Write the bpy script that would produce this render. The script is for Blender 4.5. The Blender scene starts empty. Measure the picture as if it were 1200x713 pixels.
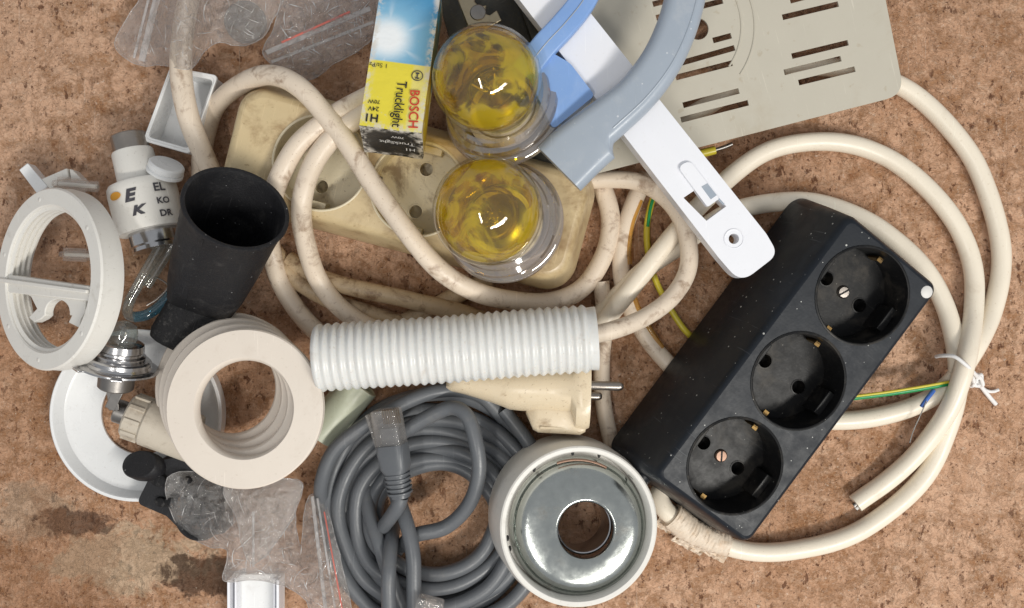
import bpy, bmesh, math, random
from mathutils import Vector, Matrix, noise
from mathutils.geometry import tessellate_polygon, delaunay_2d_cdt

random.seed(7)
PI = math.pi
S = 0.001                      # everything below is written in millimetres
SC = bpy.context.scene
COL = SC.collection

# ------------------------------------------------------------------ camera
H = 430.0                      # camera height above the tabletop
K = 0.39                       # millimetres of tabletop for one photo pixel
cam_d = bpy.data.cameras.new('camera')
cam = bpy.data.objects.new('camera', cam_d)
COL.objects.link(cam)
cam.location = (0, 0, H * S)
cam.rotation_euler = (0, 0, 0)
cam_d.sensor_width = 36
cam_d.lens = 36 * H / (1200 * K)
cam_d.clip_start = 0.01
cam_d.clip_end = 50
SC.camera = cam

# ------------------------------------------------------------------ world and lamps
w = bpy.data.worlds.new('World'); SC.world = w; w.use_nodes = True
bg = w.node_tree.nodes['Background']
bg.inputs[0].default_value = (0.93, 0.96, 1.0, 1)
bg.inputs[1].default_value = 0.44

def area(name, loc, target, sx, sy, power, col, spin=0.0):
    d = bpy.data.lights.new(name, 'AREA'); d.shape = 'RECTANGLE'
    d.size = sx; d.size_y = sy; d.energy = power; d.color = col
    o = bpy.data.objects.new(name, d); COL.objects.link(o)
    o.location = loc
    q = (Vector(target) - Vector(loc)).to_track_quat('-Z', 'Y')
    o.rotation_euler = (q.to_matrix().to_4x4() @ Matrix.Rotation(spin, 4, 'Z')).to_euler()
    return o
FIX = Vector((0.62, -0.70, 1.15))       # a two-tube fluorescent fitting, and daylight from the same side
for k in (-1, 1):
    area('ceiling_tube_lamp', FIX + Vector((.10, .07, 0)) * k, (0.02, 0, 0), 0.75, 0.09, 7.8, (1.0, 0.965, 0.90), math.radians(-8))
area('desk_tube_lamp', (-0.26, -0.34, 1.1), (0, 0, 0), 0.42, 0.05, 2.4, (1.0, 0.97, 0.92), math.radians(-38))

vs = SC.view_settings
vs.view_transform = 'Standard'; vs.look = 'None'; vs.exposure = 0.0; vs.gamma = 1.0
SC.render.resolution_x = 1024; SC.render.resolution_y = 608
SC.render.engine = 'CYCLES'
SC.cycles.max_bounces = 12; SC.cycles.transparent_max_bounces = 24

# ------------------------------------------------------------------ coordinates
CAM = Vector((0, 0, H))
def P(px, py, z=0.0):
    k = K * (1 - z / H)
    return Vector(((px - 600) * k, (356.5 - py) * k, z))

def frame(o, x, y):
    X = (x - o).normalized(); Z = X.cross(y - o).normalized(); Y = Z.cross(X)
    return Matrix(((X.x, Y.x, Z.x, o.x), (X.y, Y.y, Z.y, o.y), (X.z, Y.z, Z.z, o.z), (0, 0, 0, 1)))

def frame_n(o, n, xh=(1, 0, 0)):
    n = Vector(n).normalized(); xh = Vector(xh)
    X = (xh - n * xh.dot(n)).normalized()
    return frame(o, o + X, o + n.cross(X))

def on(F, px, py, zl=0.0):
    """local x, y of a photo point that lies on the plane z = zl of a frame"""
    I = F.inverted(); c = I @ CAM; d = I @ P(px, py, 0) - c
    t = (zl - c.z) / d.z
    p = c + d * t
    return Vector((p.x, p.y))

# ------------------------------------------------------------------ mesh pieces: all return (verts, faces)
def join(*parts):
    V, Fc = [], []
    for v, f in parts:
        o = len(V); V += [Vector(q) for q in v]; Fc += [tuple(i + o for i in q) for q in f]
    return V, Fc

def xf(vf, M):
    return [M @ Vector(v) for v in vf[0]], vf[1]

def T(x, y, z): return Matrix.Translation((x, y, z))
def R(a, ax): return Matrix.Rotation(math.radians(a), 4, ax)

def lathe(prof, n=64, closed=False, M=None):
    """revolve (r, z) round local z; closed: the profile is a loop"""
    V, Fc, rows = [], [], []
    for r, z in prof:
        if r < 1e-6:
            rows.append([len(V)]); V.append(Vector((0, 0, z)))
        else:
            rows.append(list(range(len(V), len(V) + n)))
            V += [Vector((r * math.cos(2 * PI * i / n), r * math.sin(2 * PI * i / n), z)) for i in range(n)]
    m = len(prof)
    for a in range(m if closed else m - 1):
        A, B = rows[a], rows[(a + 1) % m]
        for i in range(n):
            j = (i + 1) % n
            if len(A) == 1 and len(B) == 1: continue
            if len(A) == 1: Fc.append((A[0], B[i], B[j]))
            elif len(B) == 1: Fc.append((A[i], A[j], B[0]))
            else: Fc.append((A[i], A[j], B[j], B[i]))
    return xf((V, Fc), M) if M else (V, Fc)

def loops(Ls, cap0=True, cap1=True, ring=False):
    V, Fc = [], []; n = len(Ls[0])
    for L in Ls: V += [Vector(q) for q in L]
    m = len(Ls)
    for a in range(m if ring else m - 1):
        b = (a + 1) % m
        for i in range(n):
            j = (i + 1) % n
            Fc.append((a * n + i, a * n + j, b * n + j, b * n + i))
    if cap0 and not ring: Fc.append(tuple(reversed(range(n))))
    if cap1 and not ring: Fc.append(tuple(range((m - 1) * n, m * n)))
    return V, Fc

def sup(z, rx, ry, e=2.0, cx=0.0, cy=0.0, n=48, ph=0.0):
    """superellipse section at height z"""
    out = []
    for i in range(n):
        a = 2 * PI * i / n + ph; c, s = math.cos(a), math.sin(a)
        out.append(Vector((cx + rx * math.copysign(abs(c) ** (2 / e), c), cy + ry * math.copysign(abs(s) ** (2 / e), s), z)))
    return out

def rrect(x0, y0, x1, y1, r, n=6):
    out = []
    for cx, cy, a0 in ((x1 - r, y1 - r, 0), (x0 + r, y1 - r, 90), (x0 + r, y0 + r, 180), (x1 - r, y0 + r, 270)):
        for i in range(n + 1):
            a = math.radians(a0 + 90 * i / n); out.append((cx + r * math.cos(a), cy + r * math.sin(a)))
    return out

def circ(cx, cy, r, n=40): return [(cx + r * math.cos(2 * PI * i / n), cy + r * math.sin(2 * PI * i / n)) for i in range(n)]

def roundpoly(pts, r, n=6):
    """polygon with rounded corners; r is one radius or one for each corner"""
    out = []; m = len(pts); rs = r if isinstance(r, (list, tuple)) else [r] * m
    for i in range(m):
        p = Vector(pts[i]); a = Vector(pts[i - 1]) - p; b = Vector(pts[(i + 1) % m]) - p
        la, lb = a.length, b.length; a.normalize(); b.normalize()
        rr = rs[i]
        if rr <= 0: out.append((p.x, p.y)); continue
        ang = a.angle(b); d = min(rr / math.tan(ang / 2), la * .48, lb * .48)
        A, B = p + a * d, p + b * d
        for k in range(n + 1):
            t = k / n; q = A * (1 - t) ** 2 + p * 2 * t * (1 - t) + B * t * t
            out.append((q.x, q.y))
    return out

def inpoly(x, y, L):
    c = False; j = len(L) - 1
    for i in range(len(L)):
        if (L[i][1] > y) != (L[j][1] > y) and x < (L[j][0] - L[i][0]) * (y - L[i][1]) / (L[j][1] - L[i][1]) + L[i][0]: c = not c
        j = i
    return c

def tess(Ls):
    flat_ = [Vector((p[0], p[1])) for L in Ls for p in L]; ed = []; o = 0
    for L in Ls:
        m = len(L); ed += [(o + i, o + (i + 1) % m) for i in range(m)]; o += m
    vv, _, ff, ov, *_r = delaunay_2d_cdt(flat_, ed, [], 0, 1e-5)
    mp = [q[0] if q else 0 for q in ov]; tris = []
    for f in ff:
        c = sum((vv[i] for i in f), Vector((0, 0))) / len(f)
        if inpoly(c.x, c.y, Ls[0]) and not any(inpoly(c.x, c.y, L) for L in Ls[1:]): tris.append(tuple(mp[i] for i in f))
    return tris

def plate(outer, holes=(), z0=-1.0, z1=0.0):
    """flat slab with holes"""
    Ls = [list(L) for L in [outer] + list(holes)]
    tris = tess(Ls)
    flat = [p for L in Ls for p in L]; n = len(flat)
    V = [Vector((p[0], p[1], z1)) for p in flat] + [Vector((p[0], p[1], z0)) for p in flat]
    Fc = list(tris) + [tuple(i + n for i in reversed(t)) for t in tris]
    o = 0
    for L in Ls:
        m = len(L)
        for i in range(m):
            j = (i + 1) % m
            Fc.append((o + i, o + j, n + o + j, n + o + i))
        o += m
    return V, Fc

def sheet(outer, holes=(), z=0.0):
    Ls = [list(L) for L in [outer] + list(holes)]
    return [Vector((p[0], p[1], z)) for L in Ls for p in L], tess(Ls)

def box(x0, y0, z0, x1, y1, z1):
    V = [Vector(q) for q in ((x0, y0, z0), (x1, y0, z0), (x1, y1, z0), (x0, y1, z0), (x0, y0, z1), (x1, y0, z1), (x1, y1, z1), (x0, y1, z1))]
    return V, [(0, 3, 2, 1), (4, 5, 6, 7), (0, 1, 5, 4), (1, 2, 6, 5), (2, 3, 7, 6), (3, 0, 4, 7)]

def spline(pts, sub=10):
    """centripetal Catmull-Rom through points"""
    pts = [Vector(p) for p in pts]
    q = [pts[0] * 2 - pts[1]] + pts + [pts[-1] * 2 - pts[-2]]
    out = []
    for i in range(1, len(q) - 2):
        p0, p1, p2, p3 = q[i - 1:i + 3]
        t0 = 0; t1 = t0 + max((p1 - p0).length, 1e-4) ** .5; t2 = t1 + max((p2 - p1).length, 1e-4) ** .5; t3 = t2 + max((p3 - p2).length, 1e-4) ** .5
        for k in range(sub):
            t = t1 + (t2 - t1) * k / sub
            a1 = p0 * ((t1 - t) / (t1 - t0)) + p1 * ((t - t0) / (t1 - t0))
            a2 = p1 * ((t2 - t) / (t2 - t1)) + p2 * ((t - t1) / (t2 - t1))
            a3 = p2 * ((t3 - t) / (t3 - t2)) + p3 * ((t - t2) / (t3 - t2))
            b1 = a1 * ((t2 - t) / (t2 - t0)) + a2 * ((t - t0) / (t2 - t0))
            b2 = a2 * ((t3 - t) / (t3 - t1)) + a3 * ((t - t1) / (t3 - t1))
            out.append(b1 * ((t2 - t) / (t2 - t1)) + b2 * ((t - t1) / (t2 - t1)))
    out.append(pts[-1])
    return out

def sweep(path, sec, cap=True, up=None):
    """sweep a section along a path; sec(i, t) gives 2D loop points; up keeps the section level"""
    m = len(path); Ls = []; N = None
    for i in range(m):
        d = (path[min(i + 1, m - 1)] - path[max(i - 1, 0)]).normalized()
        if up is not None: N = (up - d * up.dot(d)).normalized()
        elif N is None:
            h = Vector((0, 0, 1)) if abs(d.z) < .9 else Vector((1, 0, 0)); N = (h - d * h.dot(d)).normalized()
        else: N = (N - d * N.dot(d)).normalized()
        B = d.cross(N)
        Ls.append([path[i] + B * a + N * b for a, b in sec(i, i / (m - 1))])
    return loops(Ls, cap, cap)

def tube(pts, r, n=18, sub=10, wob=0.0, raw=False):
    path = [Vector(p) for p in pts] if raw else spline(pts, sub)
    if wob:
        path = [p + Vector((noise.noise(p * .03), noise.noise(p * .03 + Vector((9, 3, 1))), 0)) * wob for p in path]
    ca = [(math.cos(2 * PI * i / n), math.sin(2 * PI * i / n)) for i in range(n)]
    def sec(i, t):
        p = path[i]; g1 = 1 + .035 * noise.noise(p * .045 + Vector((3, 1, 7))); g2 = 1 + .045 * noise.noise(p * .06 + Vector((8, 2, 4)))
        return [(c * r * g1, s * r * g2) for c, s in ca]
    return sweep(path, sec)

def PP(*pts): return [P(*p) for p in pts]

# ------------------------------------------------------------------ objects
def build(name, vf, mat, smooth=True, angle=38, bevel=0.0, seg=2, recalc=True):
    me = bpy.data.meshes.new(name)
    me.from_pydata([tuple(v * S) for v in map(Vector, vf[0])], [], vf[1])
    bm = bmesh.new(); bm.from_mesh(me)
    if recalc: bmesh.ops.recalc_face_normals(bm, faces=bm.faces)
    for f in bm.faces: f.smooth = smooth
    bm.to_mesh(me); bm.free()
    if smooth: me.set_sharp_from_angle(angle=math.radians(angle))
    me.materials.append(mat)
    o = bpy.data.objects.new(name, me); COL.objects.link(o)
    if bevel:
        b = o.modifiers.new('bevel', 'BEVEL'); b.width = bevel * S; b.segments = seg
        b.limit_method = 'ANGLE'; b.angle_limit = math.radians(42)
        b.use_clamp_overlap = True
    return o

def scaled(F):
    M = F.copy(); M.translation = F.translation * S; return M

def thing(name, label, cat, F, group=None):
    o = bpy.data.objects.new(name, None); COL.objects.link(o)
    o.empty_display_size = 0.01
    o.matrix_world = scaled(F)
    o['label'] = label; o['category'] = cat
    if group: o['group'] = group
    FR[o.name] = F
    return o
FR = {}

def part(name, vf, mat, parent, world=False, top=None, **kw):
    """a mesh under its thing (or under a part of it); coordinates local to the thing unless world"""
    root = top or parent
    if world: vf = xf(vf, FR[root.name].inverted())
    o = build(name, vf, mat, **kw); o.parent = parent
    return o

def single(name, label, cat, vf, mat, group=None, **kw):
    """a thing that is one mesh, written in world coordinates; its origin goes to its base"""
    V = vf[0]; c = sum((Vector(v) for v in V), Vector()) / len(V); c.z = min(v[2] for v in V)
    o = build(name, ([Vector(v) - c for v in V], vf[1]), mat, **kw)
    o.location = c * S
    o['label'] = label; o['category'] = cat
    if group: o['group'] = group
    return o

def text_vf(s, size=10.0, bold=0.0, shear=0.0, lift=0.12):
    cu = bpy.data.curves.new('t', 'FONT'); cu.body = s; cu.size = 1.0; cu.resolution_u = 3
    cu.shear = shear; cu.offset = bold
    ob = bpy.data.objects.new('t', cu); COL.objects.link(ob)
    dg = bpy.context.evaluated_depsgraph_get(); dg.update()
    me = bpy.data.meshes.new_from_object(ob.evaluated_get(dg))
    V = [Vector((v.co.x, v.co.y, 0)) for v in me.vertices]; Fc = [tuple(p.vertices) for p in me.polygons]
    bpy.data.objects.remove(ob); bpy.data.curves.remove(cu); bpy.data.meshes.remove(me)
    x0 = min(v.x for v in V); x1 = max(v.x for v in V)
    y1 = max(v.y for v in V)
    return [Vector(((v.x - x0) / (x1 - x0), v.y / (x1 - x0), lift)) for v in V], Fc   # width 1

def text_on(F, s, a, b, hs=1.0, bold=0.0, zl=0.0, M=None):
    """text on a frame's plane, its baseline from photo point a to photo point b"""
    A, B = on(F, *a, zl), on(F, *b, zl); d = B - A; u = Vector((-d.y, d.x))
    V, Fc = text_vf(s, bold=bold)
    return [Vector((A.x + d.x * v.x + u.x * v.y * hs, A.y + d.y * v.x + u.y * v.y * hs, zl + v.z)) for v in V], Fc

# ------------------------------------------------------------------ materials
def lin(c):
    out = []
    for v in c:
        v /= 255.0; out.append(v / 12.92 if v <= .04045 else ((v + .055) / 1.055) ** 2.4)
    return (*out, 1.0)

class N:
    def __init__(s, name):
        s.m = bpy.data.materials.new(name); s.m.use_nodes = True; s.t = s.m.node_tree
        s.p = s.t.nodes['Principled BSDF']; s.out = s.t.nodes['Material Output']
        s.tc = s.n('ShaderNodeTexCoord')
    def n(s, ty, **kw):
        o = s.t.nodes.new(ty)
        for k, v in kw.items(): setattr(o, k, v)
        return o
    def l(s, a, b): s.t.links.new(a, b)
    def noise(s, scale, detail=4, rough=.55, vec=None, dist=0.0):
        o = s.n('ShaderNodeTexNoise'); o.inputs['Scale'].default_value = scale; o.inputs['Detail'].default_value = detail
        o.inputs['Roughness'].default_value = rough; o.inputs['Distortion'].default_value = dist
        s.l(vec or s.tc.outputs['Object'], o.inputs['Vector']); return o.outputs['Fac']
    def vor(s, scale, vec=None, out='Distance'):
        o = s.n('ShaderNodeTexVoronoi'); o.inputs['Scale'].default_value = scale
        s.l(vec or s.tc.outputs['Object'], o.inputs['Vector']); return o.outputs[out]
    def mapv(s, scale=(1, 1, 1), rot=(0, 0, 0), loc=(0, 0, 0)):
        o = s.n('ShaderNodeMapping'); o.inputs['Scale'].default_value = scale; o.inputs['Rotation'].default_value = rot; o.inputs['Location'].default_value = loc
        s.l(s.tc.outputs['Object'], o.inputs['Vector']); return o.outputs[0]
    def ramp(s, fac, stops, interp='LINEAR'):
        o = s.n('ShaderNodeValToRGB'); e = o.color_ramp.elements; o.color_ramp.interpolation = interp
        while len(e) > 1: e.remove(e[-1])
        e[0].position = stops[0][0]; e[0].color = stops[0][1]
        for p, c in stops[1:]:
            k = e.new(p); k.color = c
        s.l(fac, o.inputs[0]); return o.outputs[0]
    def step(s, fac, a, b):
        o = s.n('ShaderNodeMapRange'); o.interpolation_type = 'SMOOTHSTEP'
        o.inputs['From Min'].default_value = a; o.inputs['From Max'].default_value = b
        s.l(fac, o.inputs['Value']); return o.outputs[0]
    def math(s, op, a, b=None):
        o = s.n('ShaderNodeMath', operation=op)
        for i, v in enumerate((a, b)):
            if v is None: continue
            if isinstance(v, (int, float)): o.inputs[i].default_value = v
            else: s.l(v, o.inputs[i])
        return o.outputs[0]
    def mix(s, fac, a, b, blend='MIX'):
        o = s.n('ShaderNodeMix', data_type='RGBA', blend_type=blend)
        for i, v in ((0, fac), (6, a), (7, b)):
            if isinstance(v, (int, float)): o.inputs[i].default_value = v
            elif isinstance(v, tuple): o.inputs[i].default_value = v
            else: s.l(v, o.inputs[i])
        return o.outputs[2]
    def bump(s, h, strength=.3, dist=.001):
        o = s.n('ShaderNodeBump'); o.inputs['Strength'].default_value = strength; o.inputs['Distance'].default_value = dist
        s.l(h, o.inputs['Height']); s.l(o.outputs[0], s.p.inputs['Normal']); return o
    def col(s, v):
        if isinstance(v, tuple): s.p.inputs['Base Color'].default_value = v
        else: s.l(v, s.p.inputs['Base Color'])
    def rough(s, v):
        if isinstance(v, (int, float)): s.p.inputs['Roughness'].default_value = v
        else: s.l(v, s.p.inputs['Roughness'])

def plastic(name, c, rough=.4, var=.06, dirt=None, damt=.5, dscale=60, dlo=.52, dhi=.7, bump=.12, bscale=900, sss=0.0, speck=None, spec=.5, sscale=420, slo=.10, scr=.4):
    """moulded plastic with slight colour drift, grime in patches, specks and fine relief"""
    m = N(name); c = lin(c)
    dk = tuple(x * (1 - 2.2 * var) for x in c[:3]) + (1,); lt = tuple(min(1, x * (1 + var)) for x in c[:3]) + (1,)
    base = m.mix(m.noise(45, 5), dk, lt)
    rg = m.step(m.noise(150, 6, .65), .3, .75)
    if dirt:
        d = m.step(m.noise(dscale, 9, .68, dist=.4), dlo, dhi)
        d2 = m.step(m.noise(dscale * 9, 4, .6), .62, .70)
        d = m.math('MULTIPLY', m.math('MAXIMUM', d, m.math('MULTIPLY', d2, .6)), damt)
        base = m.mix(d, base, lin(dirt))
    if speck:
        vo = m.n('ShaderNodeTexVoronoi'); vo.inputs['Scale'].default_value = sscale
        m.l(m.tc.outputs['Object'], vo.inputs['Vector'])
        sep = m.n('ShaderNodeSeparateColor'); m.l(vo.outputs['Color'], sep.inputs[0])
        size = m.math('MULTIPLY', m.math('POWER', sep.outputs[0], 14), slo * 3.2)
        k = m.math('LESS_THAN', vo.outputs['Distance'], size)
        base = m.mix(m.math('MULTIPLY', k, .8), base, lin(speck))
    for k_, (rt_, lc_) in enumerate((((.3, .2, .7), (1, 2, 3)), ((1.2, .5, -.9), (5, 1, 0)))):
        sc_n = m.step(m.noise(130, 3, .6, m.mapv((9, .35, .35), rt_, lc_)), .665, .70)
        lighter = tuple(min(1, x * 1.25 + .04) for x in c[:3]) + (1,)
        base = m.mix(m.math('MULTIPLY', sc_n, scr), base, lighter if k_ == 0 else dk)
    m.col(base)
    m.rough(m.math('ADD', m.math('MULTIPLY', rg, .16), rough - .08))
    m.p.inputs['Specular IOR Level'].default_value = spec
    if sss:
        m.p.inputs['Subsurface Weight'].default_value = sss; m.p.inputs['Subsurface Radius'].default_value = (1, .9, .8)
        m.p.inputs['Subsurface Scale'].default_value = .002
    m.bump(m.noise(bscale, 5), bump, .0006)
    return m.m

def metal(name, c, rough=.25, dirt=None, brush=None, bump=.08, damt=.6):
    m = N(name); c = lin(c)
    v = m.mapv(brush) if brush else None
    nz = m.noise(260, 6, .6, v)
    base = m.mix(nz, tuple(x * .72 for x in c[:3]) + (1,), c)
    if dirt:
        d = m.math('MULTIPLY', m.step(m.noise(85, 9, .7), .53, .72), damt)
        base = m.mix(d, base, lin(dirt)); m.l(m.math('SUBTRACT', 1.0, m.math('MULTIPLY', d, .7)), m.p.inputs['Metallic'])
    else: m.p.inputs['Metallic'].default_value = 1
    m.col(base); m.rough(m.math('ADD', m.math('MULTIPLY', m.noise(180, 8, .7, v), .3), rough - .15))
    m.bump(m.noise(500, 6, .6, v), bump, .0005)
    return m.m

def thin_clear(name, tint, haze=0.0, hazec=(1, 1, 1, 1), rough=.03, ior=1.5, bscale=0, bstr=.3, patch=None, sheen=0.0, bdist=.0045):
    """a thin clear wall: Fresnel reflection over tinted transmission, with a little milkiness"""
    m = N(name); t = m.t
    t.nodes.remove(m.p)
    tr = m.n('ShaderNodeBsdfTransparent')
    if patch: m.l(m.mix(m.step(m.noise(patch[1], 3, .5, dist=.6), .50, .62), tint, patch[0]), tr.inputs[0])
    else: tr.inputs[0].default_value = tint
    gl = m.n('ShaderNodeBsdfGlossy'); gl.inputs['Roughness'].default_value = rough
    fr = m.n('ShaderNodeFresnel'); ge = m.n('ShaderNodeNewGeometry'); m.l(m.math('ADD', ior, m.math('MULTIPLY', ge.outputs['Backfacing'], 1 / ior - ior)), fr.inputs['IOR'])
    base = tr.outputs[0]
    if haze:
        df = m.n('ShaderNodeBsdfDiffuse'); df.inputs[0].default_value = hazec
        tl = m.n('ShaderNodeBsdfTranslucent'); tl.inputs[0].default_value = hazec
        a = m.n('ShaderNodeMixShader'); a.inputs[0].default_value = .5; m.l(df.outputs[0], a.inputs[1]); m.l(tl.outputs[0], a.inputs[2])
        b = m.n('ShaderNodeMixShader'); m.l(m.math('MULTIPLY', m.math('ADD', m.math('MULTIPLY', m.step(m.noise(110, 5), .25, .8), .5), .75), haze) if not patch else m.math('ADD', m.math('MULTIPLY', m.step(m.noise(62, 3, .5, dist=1.4), .44, .58), haze), .03), b.inputs[0])
        m.l(base, b.inputs[1]); m.l(a.outputs[0], b.inputs[2]); base = b.outputs[0]
    mx = m.n('ShaderNodeMixShader'); m.l(m.math('ADD', fr.outputs[0], sheen), mx.inputs[0]); m.l(base, mx.inputs[1]); m.l(gl.outputs[0], mx.inputs[2])
    if bscale:
        bp = m.n('ShaderNodeBump'); bp.inputs['Strength'].default_value = bstr; bp.inputs['Distance'].default_value = bdist
        m.l(m.noise(bscale, 5, .6, dist=1.2), bp.inputs['Height'])
        m.l(bp.outputs[0], gl.inputs['Normal']); m.l(bp.outputs[0], fr.inputs['Normal'])

    m.l(mx.outputs[0], m.out.inputs[0])
    return m.m

def flat(name, c, rough=.5): return plastic(name, c, rough, .02, bump=.03)

def table_mat():
    m = N('worn_board')
    big = m.noise(8, 6, .6, dist=.5)
    base = m.mix(m.step(big, .35, .68), lin((194, 149, 116)), lin((217, 175, 144)))
    area_ = m.step(m.noise(16, 6, .65), .34, .60)
    blot = m.noise(105, 12, .78, dist=.3)
    rust = m.math('MULTIPLY', m.step(blot, .465, .585), m.math('ADD', m.math('MULTIPLY', area_, .65), .35))
    base = m.mix(m.math('MULTIPLY', rust, .68), base, lin((152, 102, 56)))
    core = m.math('MULTIPLY', m.step(blot, .575, .66), area_)
    base = m.mix(m.math('MULTIPLY', core, .75), base, lin((126, 74, 34)))
    pale = m.step(m.noise(130, 11, .78, m.mapv((1, 1.5, 1), (0, 0, .5), (3, 1, 0))), .51, .63)
    base = m.mix(m.math('MULTIPLY', pale, .55), base, lin((226, 190, 160)))
    grain = m.noise(760, 6, .75)
    base = m.mix(m.math('MULTIPLY', m.step(grain, .53, .67), .32), base, lin((134, 92, 62)))
    base = m.mix(m.math('MULTIPLY', m.step(grain, .48, .37), .36), base, lin((230, 198, 170)))
    # crazed wrinkles
    wr = m.math('ABSOLUTE', m.math('SUBTRACT', m.noise(230, 5, .6, m.mapv((1, .8, 1), (0, 0, .4), (7, 2, 0)), .8), .5))
    wl = m.step(wr, .035, .0)
    base = m.mix(m.math('MULTIPLY', wl, .07), base, lin((120, 78, 50)))
    # short dark flecks
    fl = m.step(m.noise(240, 5, .66, m.mapv((1, .62, 1), (0, 0, .35))), .58, .635)
    fm = m.step(m.noise(30, 4), .34, .56)
    base = m.mix(m.math('MULTIPLY', m.math('MULTIPLY', fl, fm), .82), base, lin((100, 58, 32)))
    fl2 = m.step(m.noise(430, 4, .65), .605, .655)
    base = m.mix(m.math('MULTIPLY', fl2, .75), base, lin((98, 60, 38)))
    fl3 = m.step(m.noise(420, 5, .68, m.mapv((1, 1, 1), (0, 0, 0), (.3, .7, 0))), .62, .67)
    base = m.mix(m.math('MULTIPLY', fl3, .60), base, lin((230, 208, 188)))
    # fine slanting scratches
    sc = m.step(m.noise(190, 4, .65, m.mapv((7, .3, 1), (0, 0, -.45))), .60, .68)
    base = m.mix(m.math('MULTIPLY', sc, .34), base, lin((218, 188, 162)))
    sc2 = m.step(m.noise(90, 4, .6, m.mapv((14, .25, 1), (0, 0, 1.1), (2, 5, 0))), .66, .71)
    base = m.mix(m.math('MULTIPLY', sc2, .5), base, lin((226, 204, 184)))
    # old paint and oil stains in the near left corner
    def spot(px, py, rpx, lo=.2, sc=1.0, sy=1.0):
        p = P(px, py, 0) * S
        mp = m.n('ShaderNodeMapping'); mp.vector_type = 'POINT'
        mp.inputs['Location'].default_value = (-p.x, -p.y * sy, 0); mp.inputs['Scale'].default_value = (1, sy, 1)
        m.l(m.tc.outputs['Object'], mp.inputs['Vector'])
        ln = m.n('ShaderNodeVectorMath', operation='LENGTH'); m.l(mp.outputs[0], ln.inputs[0])
        d = m.math('DIVIDE', ln.outputs['Value'], rpx * K * S)
        nz = m.math('MULTIPLY', m.math('SUBTRACT', m.noise(48 * sc, 9, .68, dist=.4), .5), 2.6)
        return m.step(m.math('SUBTRACT', 1.0, m.math('ADD', d, nz)), lo - .12, lo + .18)
    base = m.mix(m.math('MULTIPLY', spot(150, 655, 105, .15, 1.8, 2.6), .55), base, lin((200, 180, 152)))
    base = m.mix(m.math('MULTIPLY', spot(40, 600, 60, .15, 1.6, 1.5), .45), base, lin((178, 160, 138)))
    base = m.mix(m.math('MULTIPLY', spot(85, 612, 50, .12, 2.4, 2.6), .75), base, lin((66, 42, 28)))
    base = m.mix(m.math('MULTIPLY', spot(238, 676, 56, .15, 2.4, 1.9), .8), base, lin((62, 38, 22)))
    base = m.mix(m.math('MULTIPLY', spot(60, 690, 95, .1, 1.6), .35), base, lin((126, 78, 40)))
    base = m.mix(m.math('MULTIPLY', spot(40, 480, 120, .1, 1.1), .2), base, lin((140, 90, 50)))
    m.col(base)
    m.rough(m.math('ADD', m.math('MULTIPLY', m.noise(120, 8, .7), .35), .42))
    m.p.inputs['Specular IOR Level'].default_value = .35
    hgt = m.math('ADD', m.math('MULTIPLY', m.noise(330, 8, .7), 1.0), m.math('MULTIPLY', m.math('ADD', fl, rust), -.35))
    m.bump(m.math('SUBTRACT', m.math('ADD', hgt, m.math('MULTIPLY', grain, .7)), m.math('MULTIPLY', wl, .25)), .75, .0016)
    return m.m

M_table = table_mat()
M_black = plastic('black_bakelite', (25, 30, 37), .44, .1, dirt=(70, 74, 80), damt=.14, dscale=50, speck=(195, 195, 190), bump=.06, sscale=620, slo=.085, spec=.28, scr=.8)
M_blackside = M_black
M_cup = plastic('black_socket_well', (20, 20, 21), .46, .1, dirt=(84, 78, 70), damt=.45, dscale=75, dlo=.48, speck=(150, 146, 138), bump=.06, sscale=700, slo=.06, spec=.3)
M_rubber = plastic('black_rubber', (28, 28, 31), .54, .1, dirt=(84, 82, 80), damt=.35, dscale=90, speck=(150, 150, 150), bump=.35, bscale=1400, spec=.35, sscale=600, slo=.06)
M_fuzzy = plastic('coarse_black_rubber', (28, 28, 30), .8, .2, dirt=(88, 86, 84), damt=.5, dscale=400, bump=1.0, bscale=1100, spec=.3)
M_beige = plastic('aged_beige_plastic', (208, 187, 146), .36, .08, dirt=(126, 92, 50), damt=.78, dscale=46, dlo=.44, dhi=.70, bump=.12, sss=.1)
M_beigewell = plastic('grimy_beige_well', (222, 210, 180), .4, .1, dirt=(96, 66, 34), damt=.7, dscale=60, dlo=.53, dhi=.68, bump=.2)
M_oldcable = plastic('old_cream_cable', (228, 212, 192), .42, .06, dirt=(124, 88, 56), damt=.65, dscale=110, dlo=.52, dhi=.70, bump=.12)
M_dirtycable = plastic('grimy_cable', (200, 176, 142), .5, .1, dirt=(104, 70, 40), damt=.8, dscale=120, dlo=.45, dhi=.66, bump=.2)
M_cream = plastic('cream_cable', (238, 227, 208), .36, .04, dirt=(170, 146, 112), damt=.35, dscale=60, dlo=.56, dhi=.78, bump=.08)
M_white = plastic('white_plastic', (232, 233, 233), .33, .03, dirt=(168, 158, 146), damt=.3, dscale=70, dlo=.58, dhi=.8, bump=.06)
M_barwhite = plastic('bright_white_plastic', (236, 237, 242), .35, .02, dirt=(190, 186, 180), damt=.2, dscale=60, dlo=.6, dhi=.8, bump=.04)
M_offwhite = plastic('chalky_white_plastic', (228, 225, 218), .42, .04, dirt=(150, 138, 120), damt=.4, dscale=80, dlo=.56, dhi=.78, bump=.1)
M_ring = plastic('cream_white_plastic', (228, 217, 204), .5, .035, dirt=(170, 150, 128), damt=.3, dscale=60, dlo=.56, dhi=.8, bump=.08)
M_tube = plastic('milky_corrugated_plastic', (222, 222, 219), .34, .03, dirt=(170, 152, 128), damt=.42, dscale=70, dlo=.55, dhi=.76, bump=.06, sss=.6)
M_plug = plastic('cream_plug_plastic', (224, 207, 178), .30, .05, dirt=(138, 108, 70), damt=.75, dscale=75, dlo=.54, dhi=.74, bump=.1, sss=.1)
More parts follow.
